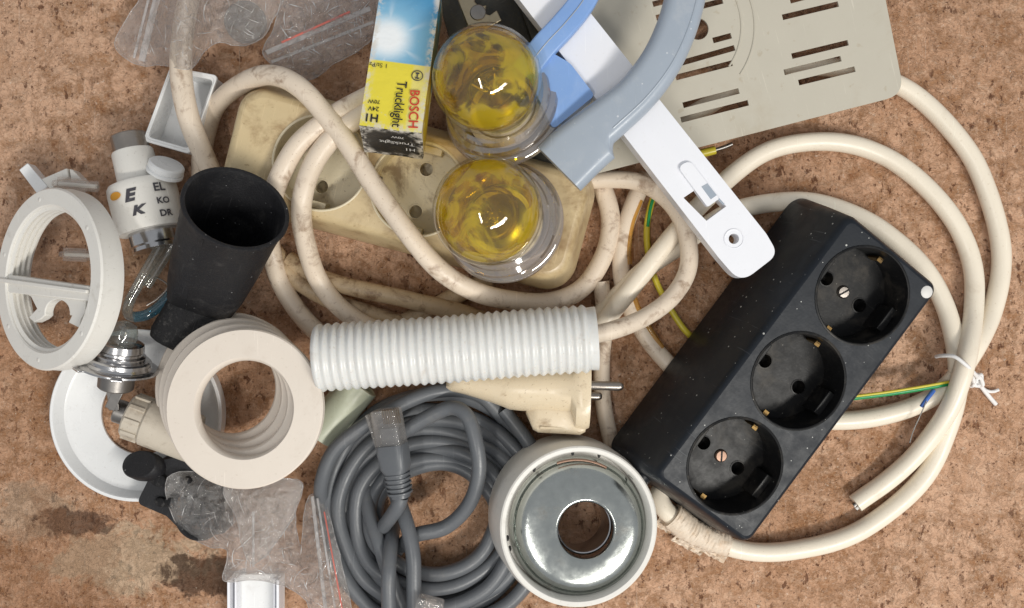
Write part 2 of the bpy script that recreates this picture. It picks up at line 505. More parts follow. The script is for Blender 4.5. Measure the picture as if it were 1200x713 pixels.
M_grey = plastic('grey_plastic', (158, 168, 180), .36, .04, dirt=(196, 198, 200), damt=.25, dscale=70, bump=.05, speck=(205, 208, 212), sscale=420, slo=.06)
M_blue = plastic('light_blue_plastic', (128, 164, 218), .42, .03, dirt=(160, 184, 222), damt=.3, dscale=60, bump=.04)
M_net = plastic('grey_network_cable', (96, 99, 103), .40, .06, dirt=(118, 116, 112), damt=.3, dscale=90, bump=.10)
M_plate = plastic('painted_beige_metal', (193, 187, 172), .38, .03, dirt=(160, 142, 112), damt=.5, dscale=22, dlo=.5, dhi=.8, bump=.05)
M_dirtywhite = plastic('dirty_white_fitting', (198, 188, 172), .55, .08, dirt=(120, 100, 78), damt=.55, dscale=95, dlo=.5, dhi=.72, bump=.25)
M_housing = plastic('dark_housing', (44, 43, 38), .5, .1, dirt=(96, 92, 76), damt=.45, dscale=50, bump=.2)
M_steel = metal('steel', (172, 164, 156), .34, dirt=(96, 84, 70), damt=.5)
M_tin = metal('scratched_tin', (196, 200, 196), .19, dirt=(104, 88, 72), brush=(1, 1, 1), damt=.5)
M_chrome = metal('nickel', (206, 205, 206), .2, dirt=(110, 104, 98), damt=.35)
M_dull = metal('dull_grey_metal', (150, 146, 142), .4, dirt=(90, 80, 70))
M_brass = metal('brass', (128, 104, 66), .5, dirt=(50, 40, 30), damt=.95)
M_zinc = metal('pale_latch_metal', (176, 164, 140), .4, dirt=(110, 90, 60))
M_copper = metal('rusty_screw', (156, 128, 112), .5, dirt=(104, 66, 48), damt=.9)
M_glass = thin_clear('clear_glass', (.97, .96, .93, 1), .025, (.9, .88, .84, 1), .02, 1.55)
M_glassb = thin_clear('ridged_clear_glass', (.74, .68, .65, 1), .20, (.86, .78, .75, 1), .05, 3.4)
M_yellow = thin_clear('yellow_glass', (.98, .82, .02, 1), .48, (1.0, .78, .01, 1), .02, 1.6, patch=((.78, .62, .03, 1), 60))  # blotched tint and milkiness painted in place of refracted light
M_amber = thin_clear('amber_glass', (.95, .90, .35, 1), .03, (.9, .75, .05, 1), .03, 1.7, 90, .5)
M_addedbowl = plastic('pale_added_bowl', (236, 230, 210), .3, .04, dirt=(120, 104, 60), damt=.7, dscale=70, dlo=.5, dhi=.66)  # for the bowl added to brighten the globe
M_tubeglass = thin_clear('thin_glass_tube', (.80, .83, .80, 1), .16, (.75, .8, .8, 1), .03, 2.1)
M_blueglass = thin_clear('bluish_glass_tube', (.30, .58, .74, 1), .26, (.35, .62, .78, 1), .03, 2.0)
M_bag = thin_clear('clear_plastic_film', (.985, .975, .965, 1), .22, (1, .97, .94, 1), .13, 1.5, 120, 1.0, sheen=.03, bdist=.005)
M_bag2 = thin_clear('clearer_plastic_film', (.985, .985, .985, 1), .18, (1, 1, 1, 1), .12, 1.5, 130, 1.0, sheen=.06, bdist=.006)
M_zip = thin_clear('zip_strip_film', (.93, .92, .91, 1), .36, (.97, .96, .96, 1), .16, 1.5, 160, 1.0, sheen=.08)
M_creaseglint = thin_clear('crease_glint_film', (.98, .97, .97, 1), .75, (1, 1, 1, 1), .10, 1.8, sheen=.16)  # milky white, so the fold ribs read as painted glints
M_rj = thin_clear('clear_connector_plastic', (.90, .88, .86, 1), .22, (.88, .85, .83, 1), .05, 1.65, 160, .4)
M_anchor = thin_clear('clear_anchor_plastic', (.94, .92, .90, 1), .22, (.95, .93, .9, 1), .06, 1.5)
M_greenpl = plastic('pale_green_plastic', (190, 194, 172), .4, .04, dirt=(150, 146, 110), damt=.4, bump=.08, sss=.2)
M_red = flat('red_ink', (200, 62, 44)); M_ink = flat('black_ink', (34, 32, 34)); M_greyink = flat('grey_ink', (66, 64, 70))
M_orange = flat('orange_ink', (204, 146, 52)); M_whiteink = flat('white_ink', (214, 212, 208)); M_redzip = flat('red_zip_line', (196, 104, 92))
M_wgreen = flat('green_insulation', (24, 140, 78), .35); M_wyellow = flat('yellow_insulation', (206, 190, 60), .35)
M_wblue = flat('blue_insulation', (70, 110, 190), .35)
M_string = plastic('white_string', (236, 234, 232), .6, .03, bump=.4, bscale=2500)
M_tape = plastic('masking_tape', (226, 210, 190), .5, .05, dirt=(196, 160, 122), damt=.6, dscale=90, dlo=.45, bump=.4, bscale=500)
M_glue = thin_clear('amber_glue', (.90, .68, .32, 1), .25, (.78, .55, .2, 1), .08, 1.5)
M_darkhole = flat('dark_hole', (14, 12, 11), .7)

# ================================================================== THE SETTING
o = build('tabletop', box(-420, -330, -18, 420, 330, 0), M_table, smooth=False, bevel=1.0)
o['kind'] = 'structure'

# ================================================================== SOCKET STRIPS
def socket_strip(t, L, W, D, tap, rc, cx, mb, mw, depth=16.5, rs=19.6, pin_r=2.9, screws=(), edge=1.2, skirt=0.0, ms=M_brass):
    def out(z, g): return [Vector((x, y, z)) for x, y in rrect(-L / 2 - g, -W / 2 - g, L / 2 + g, W / 2 + g, rc + g * .6, 8)]
    secs = [out(-D, tap - .8), out(-D + 1, tap), out(-D * .55, tap * .6 + skirt), out(-edge * 2.2, tap * .08), out(-edge * .9, -edge * .25), out(-edge * .25, -edge * .8), out(0, -edge * 1.6)]
    body = loops(secs, True, False)
    top = sheet([(v.x, v.y) for v in secs[-1]], [circ(x, 0, rs, 56) for x in cx], 0)
    part('body', join(body, top), mb, t, angle=50)
    for k, x in enumerate(cx):
        n = 56
        prof = [(rs + .9, -.02), (rs + .9, .32), (rs + .35, .5), (rs - .05, .25), (rs - .15, -1.0), (rs - .7, -depth)]
        wall = lathe(prof, n)
        pins = [(0, 9.5), (0, -9.5)]
        fl = sheet(circ(0, 0, rs - .7, n), [circ(a, b, pin_r, 20) for a, b in pins], -depth)
        tubes = [lathe([(pin_r + .5, -depth + .25), (pin_r, -depth + .3), (pin_r, -depth - 7), (0, -depth - 7)], 20, M=T(a, b, 0)) for a, b in pins]
        s = part('socket', xf(join(wall, fl, *tubes), T(x, 0, 0)), mw, t, angle=45, recalc=False)
        for sg in (-1, 1):        # earth contacts at the two ends, key ribs at the sides
            c = xf(join(box(-.9, -1.3, -depth + 1, .2, 1.3, -6.5), box(-2.0, -1.3, -7.3, .2, 1.3, -6.5)), T(x + sg * (rs - 1.0), 0, 0) @ R(0 if sg > 0 else 180, 'Z'))
            part('earth_contact', c, ms, s, bevel=.2)
            b = xf(box(-5.5, -2.8, -depth, 5.5, .3, -5.0), T(x, sg * (rs - .8), 0) @ R(0 if sg > 0 else 180, 'Z'))
            part('key_rib', b, mw, s, bevel=.3)
        if k in screws:
            m = screws[k]
            sc = join(lathe([(0, .9), (2.2, .8), (2.75, .2), (2.75, -.6)], 24))
            so = part('screw', xf(sc, T(x, 0, -depth + .4)), m, s)
            part('screw_slot', xf(box(-2.3, -.35, .6, 2.3, .35, .98), T(x, 0, -depth + .4) @ R(35 + 60 * k, 'Z')), M_darkhole, s, smooth=False)

# the black one, tipped to the right on top of its cable
o = P(936, 447, 49); xa = P(1010, 348, 49); ya = P(1098 - 1010 + 936 - 150, 447 - 56, 56.5)
n_axis = (xa - o).normalized()
side = Vector((-n_axis.y, n_axis.x, 0))          # to the left of the long axis
Fb = frame(o, xa, o + side * 10 + Vector((0, 0, 1.75)))
t = thing('black_socket_strip', 'black three-socket extension block tipped on its side over white cable', 'socket strip', Fb)
sp = (P(1010, 348, 47) - P(936, 447, 49)).length
socket_strip(t, 131, 50.5, 46, 7.0, 4.0, (-sp * .995, 0, sp), M_black, M_cup, screws={0: M_copper, 2: M_steel})
# cable gland at the lower end, paint chip on the far corner
gl = lathe([(3.2, 0), (6.2, 0), (6.6, .6), (6.6, 9), (6.2, 9.6), (3.2, 9.6)], 32, closed=True)
part('cable_gland', xf(gl, T(-66.5, 19, -27) @ Matrix.Scale(.72, 4) @ R(-90, 'Y')), M_black, t)
part('paint_chip', xf(lathe([(0, .35), (2.2, .3), (2.6, 0)], 14), T(61, -21.5, .05)), M_whiteink, t)

# the beige one
o = P(474, 217.5, 32); xa = P(592, 249, 31); yy = P(497, 157, 33.5)
Fg = frame(o, xa, yy)
t = thing('beige_socket_strip', 'grimy beige three-socket extension block under yellow lamps', 'socket strip', Fg)
def onx(px, py): return on(Fg, px, py).x
socket_strip(t, 153, 48, 30, 5.0, 11, (onx(376, 190), onx(490, 221), onx(602, 251)), M_beige, M_beigewell, depth=14, edge=2.2, screws={}, ms=M_dull, skirt=1.0)

# ================================================================== CREAM CABLES
def cable(name, label, pts, r, mat, group='loose cables', sub=14, n=20, wob=1.1):
    return single(name, label, 'cable', tube(PP(*pts), r, n, sub, wob), mat, group, angle=60)

RW = 4.25
# inner loop: from the tube, under the latch bar, round the black block and back to the taped joint
cable('electric_cable', 'white cable looping round black socket block to a taped joint', [
    (690, 385, 5), (722, 352, 6), (760, 312, 9), (800, 285, 9), (850, 252, 10), (905, 237, 7), (960, 238, 5), (1020, 262, 5), (1072, 305, 5), (1108, 360, 6), (1123, 420, 10), (1116, 485, 9),
    (1086, 555, 6), (1035, 605, 5), (970, 636, 5), (905, 648, 5), (850, 640, 6), (806, 618, 8), (778, 596, 9), (772, 578, 8), (790, 560, 5), (820, 548, 5)], RW, M_cream)
# middle loop, ends cut off on the table
CUT = cable('electric_cable', 'white cable with cut end lying on table right of black block', [
    (694, 398, 13), (735, 345, 14), (785, 278, 13), (840, 222, 10), (900, 178, 8), (955, 167, 6), (1015, 174, 5), (1075, 208, 5), (1118, 258, 5), (1138, 312, 5), (1142, 365, 8), (1132, 425, 17),
    (1112, 480, 14), (1082, 524, 8), (1040, 565, 5), (1003, 590, 4.4)], RW, M_cream)
# outer loop, comes out from under the vent plate and goes under the black block
cable('electric_cable', 'outermost white cable curving down from under slotted beige plate', [
    (700, 150, 8), (760, 158, 9), (810, 134, 10), (868, 100, 9), (930, 78, 6), (995, 82, 5), (1060, 103, 4.4), (1118, 155, 4.4), (1156, 222, 4.4), (1172, 295, 4.4), (1164, 365, 6), (1140, 415, 11), (1108, 453, 8),
    (1060, 480, 5), (1000, 494, 4.4), (930, 488, 4.4), (860, 455, 4.4)], RW, M_cream)

# cut face of the middle cable: sheath, stray wires
Fc_ = frame_n(P(1003, 590, 4.4), P(990, 600, 4.4) - P(1015, 580, 5))
def core(name, vf, mat):
    c = build(name, ([v - CUT.location / S for v in vf[0]], vf[1]), mat); c.parent = CUT
core('wire_core', tube(PP((1006, 588, 4.6), (1000.5, 593, 4.2)), 1.3, 12), M_dull)
core('wire_core', tube(PP((1008, 591, 4.0), (1002.5, 596, 3.6)), 1.2, 12), M_whiteink)
g = single('earth_wire', 'green and yellow wire stretched between cable and black block', 'wire', tube(PP((1114, 449, 12), (1075, 456, 12), (1035, 462, 11), (985, 468, 9), (950, 472, 6)), 1.25, 12), M_wgreen, 'loose wires')
st = tube(PP((1114, 447.4, 13.15), (1075, 454.2, 13.15), (1035, 460.3, 12.1), (985, 466.3, 10.1), (950, 470.3, 7)), .62, 10)
so = build('yellow_stripe', ([v - g.location / S for v in st[0]], st[1]), M_wyellow); so.parent = g
core('blue_wire', tube(PP((1094, 458, 12), (1086, 468, 14), (1080, 477, 13)), 1.0, 10), M_wblue)
core('wire_strand', tube(PP((1086, 470, 15.2), (1078, 488, 13.6), (1070, 506, 11.6), (1066, 519, 10.4)), .28, 8), M_dull)

# string tie
t = thing('string_tie', 'white string knotted round bundle of white cables', 'string', frame_n(P(1118, 430, 0), (0, 0, 1)))
part('loop', tube(PP((1097, 418, 10), (1104, 417, 16), (1118, 418, 21), (1132, 428, 22), (1142, 438, 15), (1146, 443, 7)), .85, 10), M_string, t, world=True)
kn = [P(1144, 446, 6) + Vector((3.1 * math.cos(a * 2.1) * .8, 3.0 * math.sin(a * 3.3) * .9, 1.8 * math.sin(a * 1.7))) for a in [i * .42 for i in range(24)]]
part('knot', tube(kn, .85, 9, 6), M_string, t, world=True)
part('string_end', tube(PP((1144, 445, 6), (1152, 456, 4), (1160, 466, 2), (1167, 474, 1.2)), .95, 9), M_string, t, world=True)
part('string_end', tube(PP((1146, 450, 5), (1156, 458, 3), (1164, 459, 1.6), (1170, 457, 1.2)), .75, 9), M_string, t, world=True)

# tape round the joint
t = thing('masking_tape_wrap', 'crumpled pale tape wrapped round cable below black block', 'tape', frame_n(P(815, 622, 0), (0, 0, 1)))
tp = spline(PP((858, 641, 6), (828, 630, 7), (806, 618, 8), (784, 601, 9)), 24)
rt = random.Random(4)
for k in range(6):
    i0 = 4 + k * 10; seg = tp[i0:i0 + 15]; rb = 4.6 + .22 * k
    sk = rt.uniform(-.35, .35)
    def tsec(i, tt, rb=rb, k=k):
        return [((rb + .45 * noise.noise((i * .5 + k * 9, a * 1.9, 2)) + .25 * noise.noise((i * 1.3, a * 5, k))) * math.cos(a) * 1.08, (rb + .45 * noise.noise((i * .5, a * 1.9, 7 + k))) * math.sin(a)) for a in [2 * PI * j / 40 for j in range(40)]]
    seg = [p + Vector((sk * .5, sk, 0)) for p in seg]
    part('tape_turn', sweep(seg, tsec), M_tape, t, world=True, angle=22)
for (qx, qy, dx, dy, sd) in ((792, 612, -14, 10, 1), (815, 632, -20, 8, 2), (838, 640, -12, 9, 3)):
    G = []; nx_, ny_ = 12, 8
    for j in range(ny_ + 1):
        for i in range(nx_ + 1):
            f, g_ = i / nx_, j / ny_
            x = qx + 34 * (f - .5) + dx * g_ * .6; y = qy + 18 * (f - .5) + dy * 1.3 * g_ + 2.5 * noise.noise((i * .9, sd, 3)) * g_
            G.append(P(x, y, max(.6, 10.0 - 7.5 * g_ + 2.6 * noise.noise((i * .55, j * .5, sd * 7)) + 1.2 * noise.noise((i * 1.4, j * 1.3, sd)))))
    fc = [(j * (nx_ + 1) + i, j * (nx_ + 1) + i + 1, (j + 1) * (nx_ + 1) + i + 1, (j + 1) * (nx_ + 1) + i) for j in range(ny_) for i in range(nx_)]
    part('loose_flap', (G, fc), M_tape, t, world=True, angle=18)

# old cable over and round the beige block
RO = 4.3
cable('old_cable', 'dirty cream cable coming out of plastic bag across white tray', [
    (226, -30, 8), (216, 20, 16), (212, 60, 24), (215, 100, 26), (226, 148, 24), (243, 190, 16), (262, 230, 6), (285, 270, 5)], 4.6, M_oldcable, 'old cream cables')
cable('old_cable', 'long cream cable arching diagonally across the beige socket block', [
    (236, 225, 5), (237, 180, 5), (250, 130, 9), (278, 101, 22), (313, 88, 34), (352, 104, 41), (395, 152, 41), (437, 217, 41), (485, 280, 41), (530, 325, 35), (585, 350, 22), (640, 354, 11),
    (684, 336, 6), (710, 297, 5), (716, 258, 5), (707, 222, 5), (690, 190, 5)], RO, M_oldcable, 'old cream cables')
cable('old_cable', 'cream cable strand crossing left socket of beige block, outer of two', [
    (470, 95, 30), (430, 113, 36), (385, 138, 38), (348, 170, 38), (328, 208, 37), (318, 245, 28), (316, 285, 12), (327, 330, 7), (352, 368, 6), (390, 402, 5), (430, 425, 5)], RO, M_oldcable, 'old cream cables')
cable('old_cable', 'cream cable strand crossing left socket of beige block, inner of two', [
    (480, 110, 31), (440, 126, 37), (400, 150, 38.5), (370, 185, 38.5), (355, 230, 38), (355, 275, 28), (370, 325, 16), (396, 358, 11), (430, 382, 10), (470, 395, 9)], RO, M_oldcable, 'old cream cables')
cable('old_cable', 'grimy brown cable lying below beige block, upper strand', [
    (338, 306, 5), (372, 325, 8), (420, 340, 10), (480, 352, 9), (540, 366, 7), (590, 385, 6)], 4.0, M_dirtycable, 'grimy cables below the beige block')
cable('old_cable', 'grimy brown cable lying below beige block, lower strand', [
    (322, 296, 5), (344, 326, 5), (385, 350, 5), (435, 368, 5), (490, 384, 5)], 4.0, M_dirtycable, 'grimy cables below the beige block')
cable('old_cable', 'short grimy cable piece under lower edge of beige block', [
    (625, 300, 4.2), (585, 322, 4.2), (545, 342, 4.2), (500, 364, 4.2), (465, 380, 4.2)], 4.0, M_dirtycable, 'grimy cables below the beige block')
cable('old_cable', 'cream cable curling from grey arm back into right end of corrugated tube', [
    (668, 216, 9), (712, 212, 12), (752, 216, 15), (785, 240, 18), (804, 278, 20), (805, 315, 20), (788, 346, 22), (758, 370, 26), (718, 387, 32), (680, 396, 36)], 3.9, M_oldcable, 'old cream cables')
# flat white flex with old glue on it, right of the tube
t = thing('white_flex', 'white flex with amber glue running down beside black block', 'cable', frame_n(P(735, 320, 0), (0, 0, 1)), 'old cream cables')
part('flex', tube(PP((758, 205, 4), (742, 240, 4), (730, 280, 4), (729, 325, 4), (742, 368, 4), (762, 402, 4), (795, 440, 4)), 3.9, 18, 10, .4), M_oldcable, t, world=True, angle=60)
part('glue_streak', tube(PP((751, 235, 6.4), (741, 262, 6.6), (737, 292, 6.4), (738, 310, 6.2)), 1.1, 10), M_glue, t, world=True)
part('glue_streak', tube(PP((739, 338, 6.4), (750, 366, 6.8), (764, 390, 6.6), (776, 408, 6)), 1.3, 10), M_glue, t, world=True)
cable('old_cable', 'white cable running straight down past the plug pins', [
    (706, 330, 5), (710, 380, 4), (706, 430, 4), (706, 470, 4), (712, 505, 4), (722, 540, 4)], 3.7, M_oldcable, 'old cream cables')
cable('old_cable', 'pale flat cable between plug and metal ring', [(640, 470, 4), (652, 500, 4), (652, 530, 4), (648, 560, 4)], 2.2, M_dirtycable, 'grimy cables below the beige block')
# thin earth wires
g = single('earth_wire', 'thin green and yellow wire crossing behind the white cables', 'wire', tube(PP((772, 215, 3), (763, 240, 3), (758, 268, 3), (760, 300, 3), (768, 328, 3), (782, 356, 3), (800, 384, 3), (815, 400, 2)), 1.45, 12), M_wyellow, 'loose wires')
st = tube(PP((772, 217, 4.3), (763, 241, 4.3), (759, 266, 4.3)), .75, 10)
so = build('green_stripe', ([v - g.location / S for v in st[0]], st[1]), M_wgreen); so.parent = g
t = thing('wire_end', 'yellow stripped wire end poking out from under beige plate', 'wire', frame_n(P(835, 178, 0), (0, 0, 1)), 'loose wires')
part('insulation', tube(PP((790, 190, 8), (815, 182, 8), (838, 176, 8)), 1.9, 12), M_wyellow, t, world=True)
part('bare_wire', tube(PP((836, 176.5, 8), (848, 173, 8), (858, 169, 8)), .9, 10), M_dull, t, world=True)

# ================================================================== VENT PLATE
Fp = frame(P(700, 201, 24), P(1054, 108, 11), P(690, 0, 26))
t = thing('slotted_metal_plate', 'beige slotted metal cover plate in the top right', 'metal plate', Fp)
def pl(px, py): q = on(Fp, px, py); return (q.x, q.y)
outl = roundpoly([pl(1060, 111), pl(690, 206), pl(640, -40), pl(1026, -60)], [9, 3, 3, 3])
slots = [((765, 5), (842, -15)), ((769, 21), (847, 1)), ((835.5, 47.6), (857, 41.8)), ((796, 74.5), (861, 56)), ((792, 91), (858, 74)), ((800.5, 123.5), (866, 106.6)), ((798, 140.7), (877, 120.5)),
         ((926, 1), (995, -17)), ((917, 20.4), (982.5, 4.7)), ((928, 66), (994, 50)), ((919, 85), (985.6, 68.7)), ((936, 97), (1002, 81))]
hl = []
for a, b in slots:
    A, B = Vector(pl(*a)), Vector(pl(*b)); d = (B - A).normalized(); nn = Vector((-d.y, d.x)) * 1.25
    hl.append([tuple(A + nn), tuple(A - nn), tuple(B - nn), tuple(B + nn)])
hl.append(circ(*pl(818, 34), 4.7, 28))
part('sheet', plate(outl, hl, -1.1, 0), M_plate, t, bevel=.22)
def rim(z0, z1, g):   # folded edge below the sheet
    c = Vector((sum(p[0] for p in outl) / len(outl), sum(p[1] for p in outl) / len(outl)))
    def off(k): return [tuple(Vector(p) + (c - Vector(p)).normalized() * k) for p in outl]
    return plate(off(.5), [off(1.7)], z0, z1)
part('folded_edge', rim(-4.0, -1.12, 1), M_plate, t)
# pressed ridge rings at the left
for r_ in (30, 36):
    c = pl(790, 30)
    arc = [Vector((c[0] + r_ * math.cos(a), c[1] + r_ * math.sin(a), .05)) for a in [math.radians(-50 + 5 * i) for i in range(24)]]
    part('pressed_ridge', tube(arc, .45, 8, 2), M_plate, t)

# ================================================================== BLACK HOUSING UNDER THE LAMPS
Fh = frame(P(560, 90, 24), P(610, 170, 24), P(640, 60, 24))
t = thing('dark_housing', 'dark flat housing with metal latch under the yellow lamps', 'housing', Fh)
hp = [tuple(on(Fh, *q)) for q in ((505, -30), (612, -30), (700, 190), (655, 220), (570, 190))]
part('case', plate(roundpoly(hp, 3), [], -20, 0), M_housing, t, bevel=.8)
hp2 = [tuple(on(Fh, *q, 8)) for q in ((596, -30), (618, -30), (652, 62), (634, 76))]
part('raised_edge', plate(roundpoly(hp2, 1), [], .2, 8), M_housing, t, bevel=.6)
lt = [tuple(on(Fh, *q, 12)) for q in ((530, -20), (560, -20), (556, 2), (562, 8), (570, 6), (568, 16), (574, 18), (582, 12), (588, 24), (570, 34), (548, 30), (540, 10))]
part('latch', plate(lt, [], 10, 12), M_zinc, t, bevel=.4)
part('latch_post', xf(lathe([(0, 12.6), (3, 12.4), (3.4, 12), (3.4, 0)], 20), T(*on(Fh, 560, 15, 12), 0)), M_dull, t)

# ================================================================== WHITE LATCH BAR
Fl = frame_n(P(800, 190, 47), (0, 0, 1))
t = thing('latch_bar', 'long white plastic bar with blue collar and rounded end', 'plastic bar', Fl)
def lb(px, py, z=0): q = on(Fl, px, py, z); return (q.x, q.y)
ol = roundpoly([lb(640, -50), lb(898, 274), lb(912, 298), lb(868, 332), lb(842, 302), lb(570, -50)], [0, 13, 9, 9, 13, 0], 8)
clip = [lb(818, 189), lb(845, 226), lb(851, 241), lb(828, 258), lb(806, 229), lb(814, 224), lb(797, 200)]
hole = circ(*lb(860, 280), 2.1, 24)
slot = [lb(801, 232), lb(826, 215), lb(851, 242), lb(828, 259)]
part('bar', plate(ol, [hole, [slot[3], slot[2], slot[1], slot[0]]], -9, 0), M_barwhite, t, bevel=.7, seg=3)
tongue = roundpoly([lb(794, 196, 1), lb(808, 188, 1), lb(843, 233, 1), lb(829, 243, 1)], [3.2, 3.2, 1, 1])
part('clip', plate(tongue, [], -2, 1.4), M_barwhite, t, bevel=.5, seg=3)
part('clip_groove', tube([Vector((*lb(805, 193), .1)), Vector((*lb(822, 212), .1)), Vector((*lb(848, 240), .1))], .45, 8, 4), M_grey, t)
part('clip_window', plate([lb(822, 219, 1.5), lb(829, 215, 1.5), lb(840, 229, 1.5), lb(833, 234, 1.5)], [], 1.3, 1.5), M_grey, t)
part('screw_hole', xf(lathe([(4.1, .25), (3.8, .3), (2.2, -2.2), (2.05, -8)], 28), T(*lb(860, 280), 0)), M_barwhite, t, recalc=False)
# blue collar: curved band over the bar and a tongue below it
band = spline([Vector((*lb(702, -40, 7), 7)), Vector((*lb(683, 0, 7), 7)), Vector((*lb(661, 28, 8), 8)), Vector((*lb(638, 52, 8), 7)), Vector((*lb(612, 84, 6), 3))], 10)
part('collar_band', sweep(band, lambda i, q: [(a, b) for a, b in rrect(-5.2, -6, 5.2, 0, .9, 3)], up=Vector((0, 0, 1))), M_blue, t)
seam = [v + Vector((.4, .2, .12)) for v in band]
part('collar_seam', tube(seam, .25, 8, raw=True), M_grey, t)
tg = roundpoly([lb(610, 70, 4), lb(640, 58, 4), lb(668, 74, 4), lb(697, 112, 4), lb(648, 152, 4)], [2, 8, 10, 2, 2], 8)
part('collar_tongue', plate(tg, [], -6, 4), M_blue, t, bevel=1.2, seg=3)

# ================================================================== GREY CURVED ARM
arm = spline(PP((655, 197, 57), (684, 168, 58), (718, 138, 60), (752, 106, 61), (779, 70, 62), (797, 32, 62), (808, -5, 62), (815, -45, 62)), 24)
def armsec(i, q):
    up_w = 12.2 - 3.2 * min(1, max(0, (q - .08) / .3))
    lo_w = 12.4 if q < .20 else 12.4 - 4.8 * min(1, (q - .20) / .03) ** .5 - 1.0 * max(0, q - .3)
    return rrect(-up_w, -10, lo_w, 0, 4.6, 8)
t = thing('grey_arm', 'grey curved plastic arm lying across the white bar', 'plastic arm', frame_n(P(700, 150, 50), (0, 0, 1)))
part('arm', sweep(arm, armsec, up=Vector((0, 0, 1))), M_grey, t, world=True, angle=50)
lipp = []
for i in range(44, len(arm)):
    d = (arm[min(i + 1, len(arm) - 1)] - arm[i - 1]).normalized(); B = d.cross(Vector((0, 0, 1)))
    lipp.append(arm[i] + B * 3.2 + Vector((0, 0, -.25)))
part('edge_bead', tube(lipp, .5, 8, raw=True), M_grey, t, world=True)

# ================================================================== YELLOW LAMPS
def yellow_lamp(label, base, dome, spin):
    ax = (dome - base).normalized()
    F = frame_n(base, ax, (math.cos(spin), math.sin(spin), 0))
    t = thing('yellow_lamp', label, 'lamp', F, 'yellow glass lamps')
    c0 = 27.0; Rr = 21.6
    a0 = math.asin((16 - c0) / Rr)
    dome_p = [(Rr * math.cos(a), c0 + Rr * math.sin(a)) for a in [a0 + (PI / 2 - a0) * i / 26 for i in range(27)]]
    dome_p[-1] = (0, c0 + Rr)
    part('glass_dome', lathe([(19.6, 13.5)] + dome_p, 72), M_glass, t)
    foot = [(0, 0), (24, 0), (25.4, 1), (25.6, 3.6), (24.6, 4.8), (23.0, 5.2), (22.6, 6.4), (23.9, 7.2), (24.2, 8.6), (23.6, 9.8), (21.6, 10.6), (21.2, 11.8), (21.9, 12.8), (21.3, 13.8), (19.6, 14.2)]
    part('glass_foot', lathe(foot, 72), M_glassb, t)
    r2 = 20.3; b0 = math.asin((15 - c0) / r2)
    gp = [(r2 * math.cos(a), c0 + r2 * math.sin(a)) for a in [b0 + (PI / 2 - b0) * i / 24 for i in range(25)]]; gp[-1] = (0, c0 + r2)
    part('yellow_globe', lathe([(14, 13), (15.5, 14)] + gp, 64), M_yellow, t)
    # inner bulb: stem, filament posts, small glass envelope
    part('inner_envelope', lathe([(5, 6), (6, 11), (10, 17), (11.5, 22), (10, 28), (6, 32), (0, 33.5)], 40), M_amber, t)
    part('stem', lathe([(0, 20), (2.2, 19.5), (3.5, 14), (8, 8), (12, 5.6), (14, 5.2), (14, 4)], 32), M_zinc, t)
    for sg in (-1, 1):
        part('filament_post', tube([Vector((sg * 1.2, 0, 18)), Vector((sg * 3.2, .4, 24)), Vector((sg * 4.6, .2, 29))], .45, 8), M_steel, t)
    fil = [Vector((-4.6 + 9.2 * i / 60, .8 * math.cos(i * 1.3), 29 + .8 * math.sin(i * 1.3))) for i in range(61)]
    part('filament', tube(fil, .3, 6, 1), M_steel, t)
    part('support_ring', xf(lathe([(9.2, 0), (9.8, .4), (9.8, 1.0), (9.2, 1.2)], 40, closed=True), T(0, 0, 20)), M_steel, t)
    for a in (20, 140, 260): part('support_wire', tube([Vector((3 * math.cos(a), 3 * math.sin(a), 14)), Vector((9.4 * math.cos(a), 9.4 * math.sin(a), 20.5))], .5, 8), M_steel, t)
    part('added_bowl', lathe([(4, 4.2), (8, 4.4), (11, 5.4), (13, 7.2), (13.6, 7.2), (13.4, 5), (16.4, 2.4), (16.4, .8), (0, .8)], 56), M_addedbowl, t)  # pale bowl added inside so the yellow glass looks brighter
    part('lamp_base', lathe([(0, 11), (3.0, 10.8), (4.4, 10), (4.6, 4), (0, 4)], 32), M_dull, t)
    return t
yellow_lamp('upper yellow glass lamp leaning beside yellow and blue carton', P(594, 134, 36), P(568, 88, 63), .4)
yellow_lamp('lower yellow glass lamp standing on right end of beige block', P(592, 262, 36), P(573, 249, 60), 1.7)

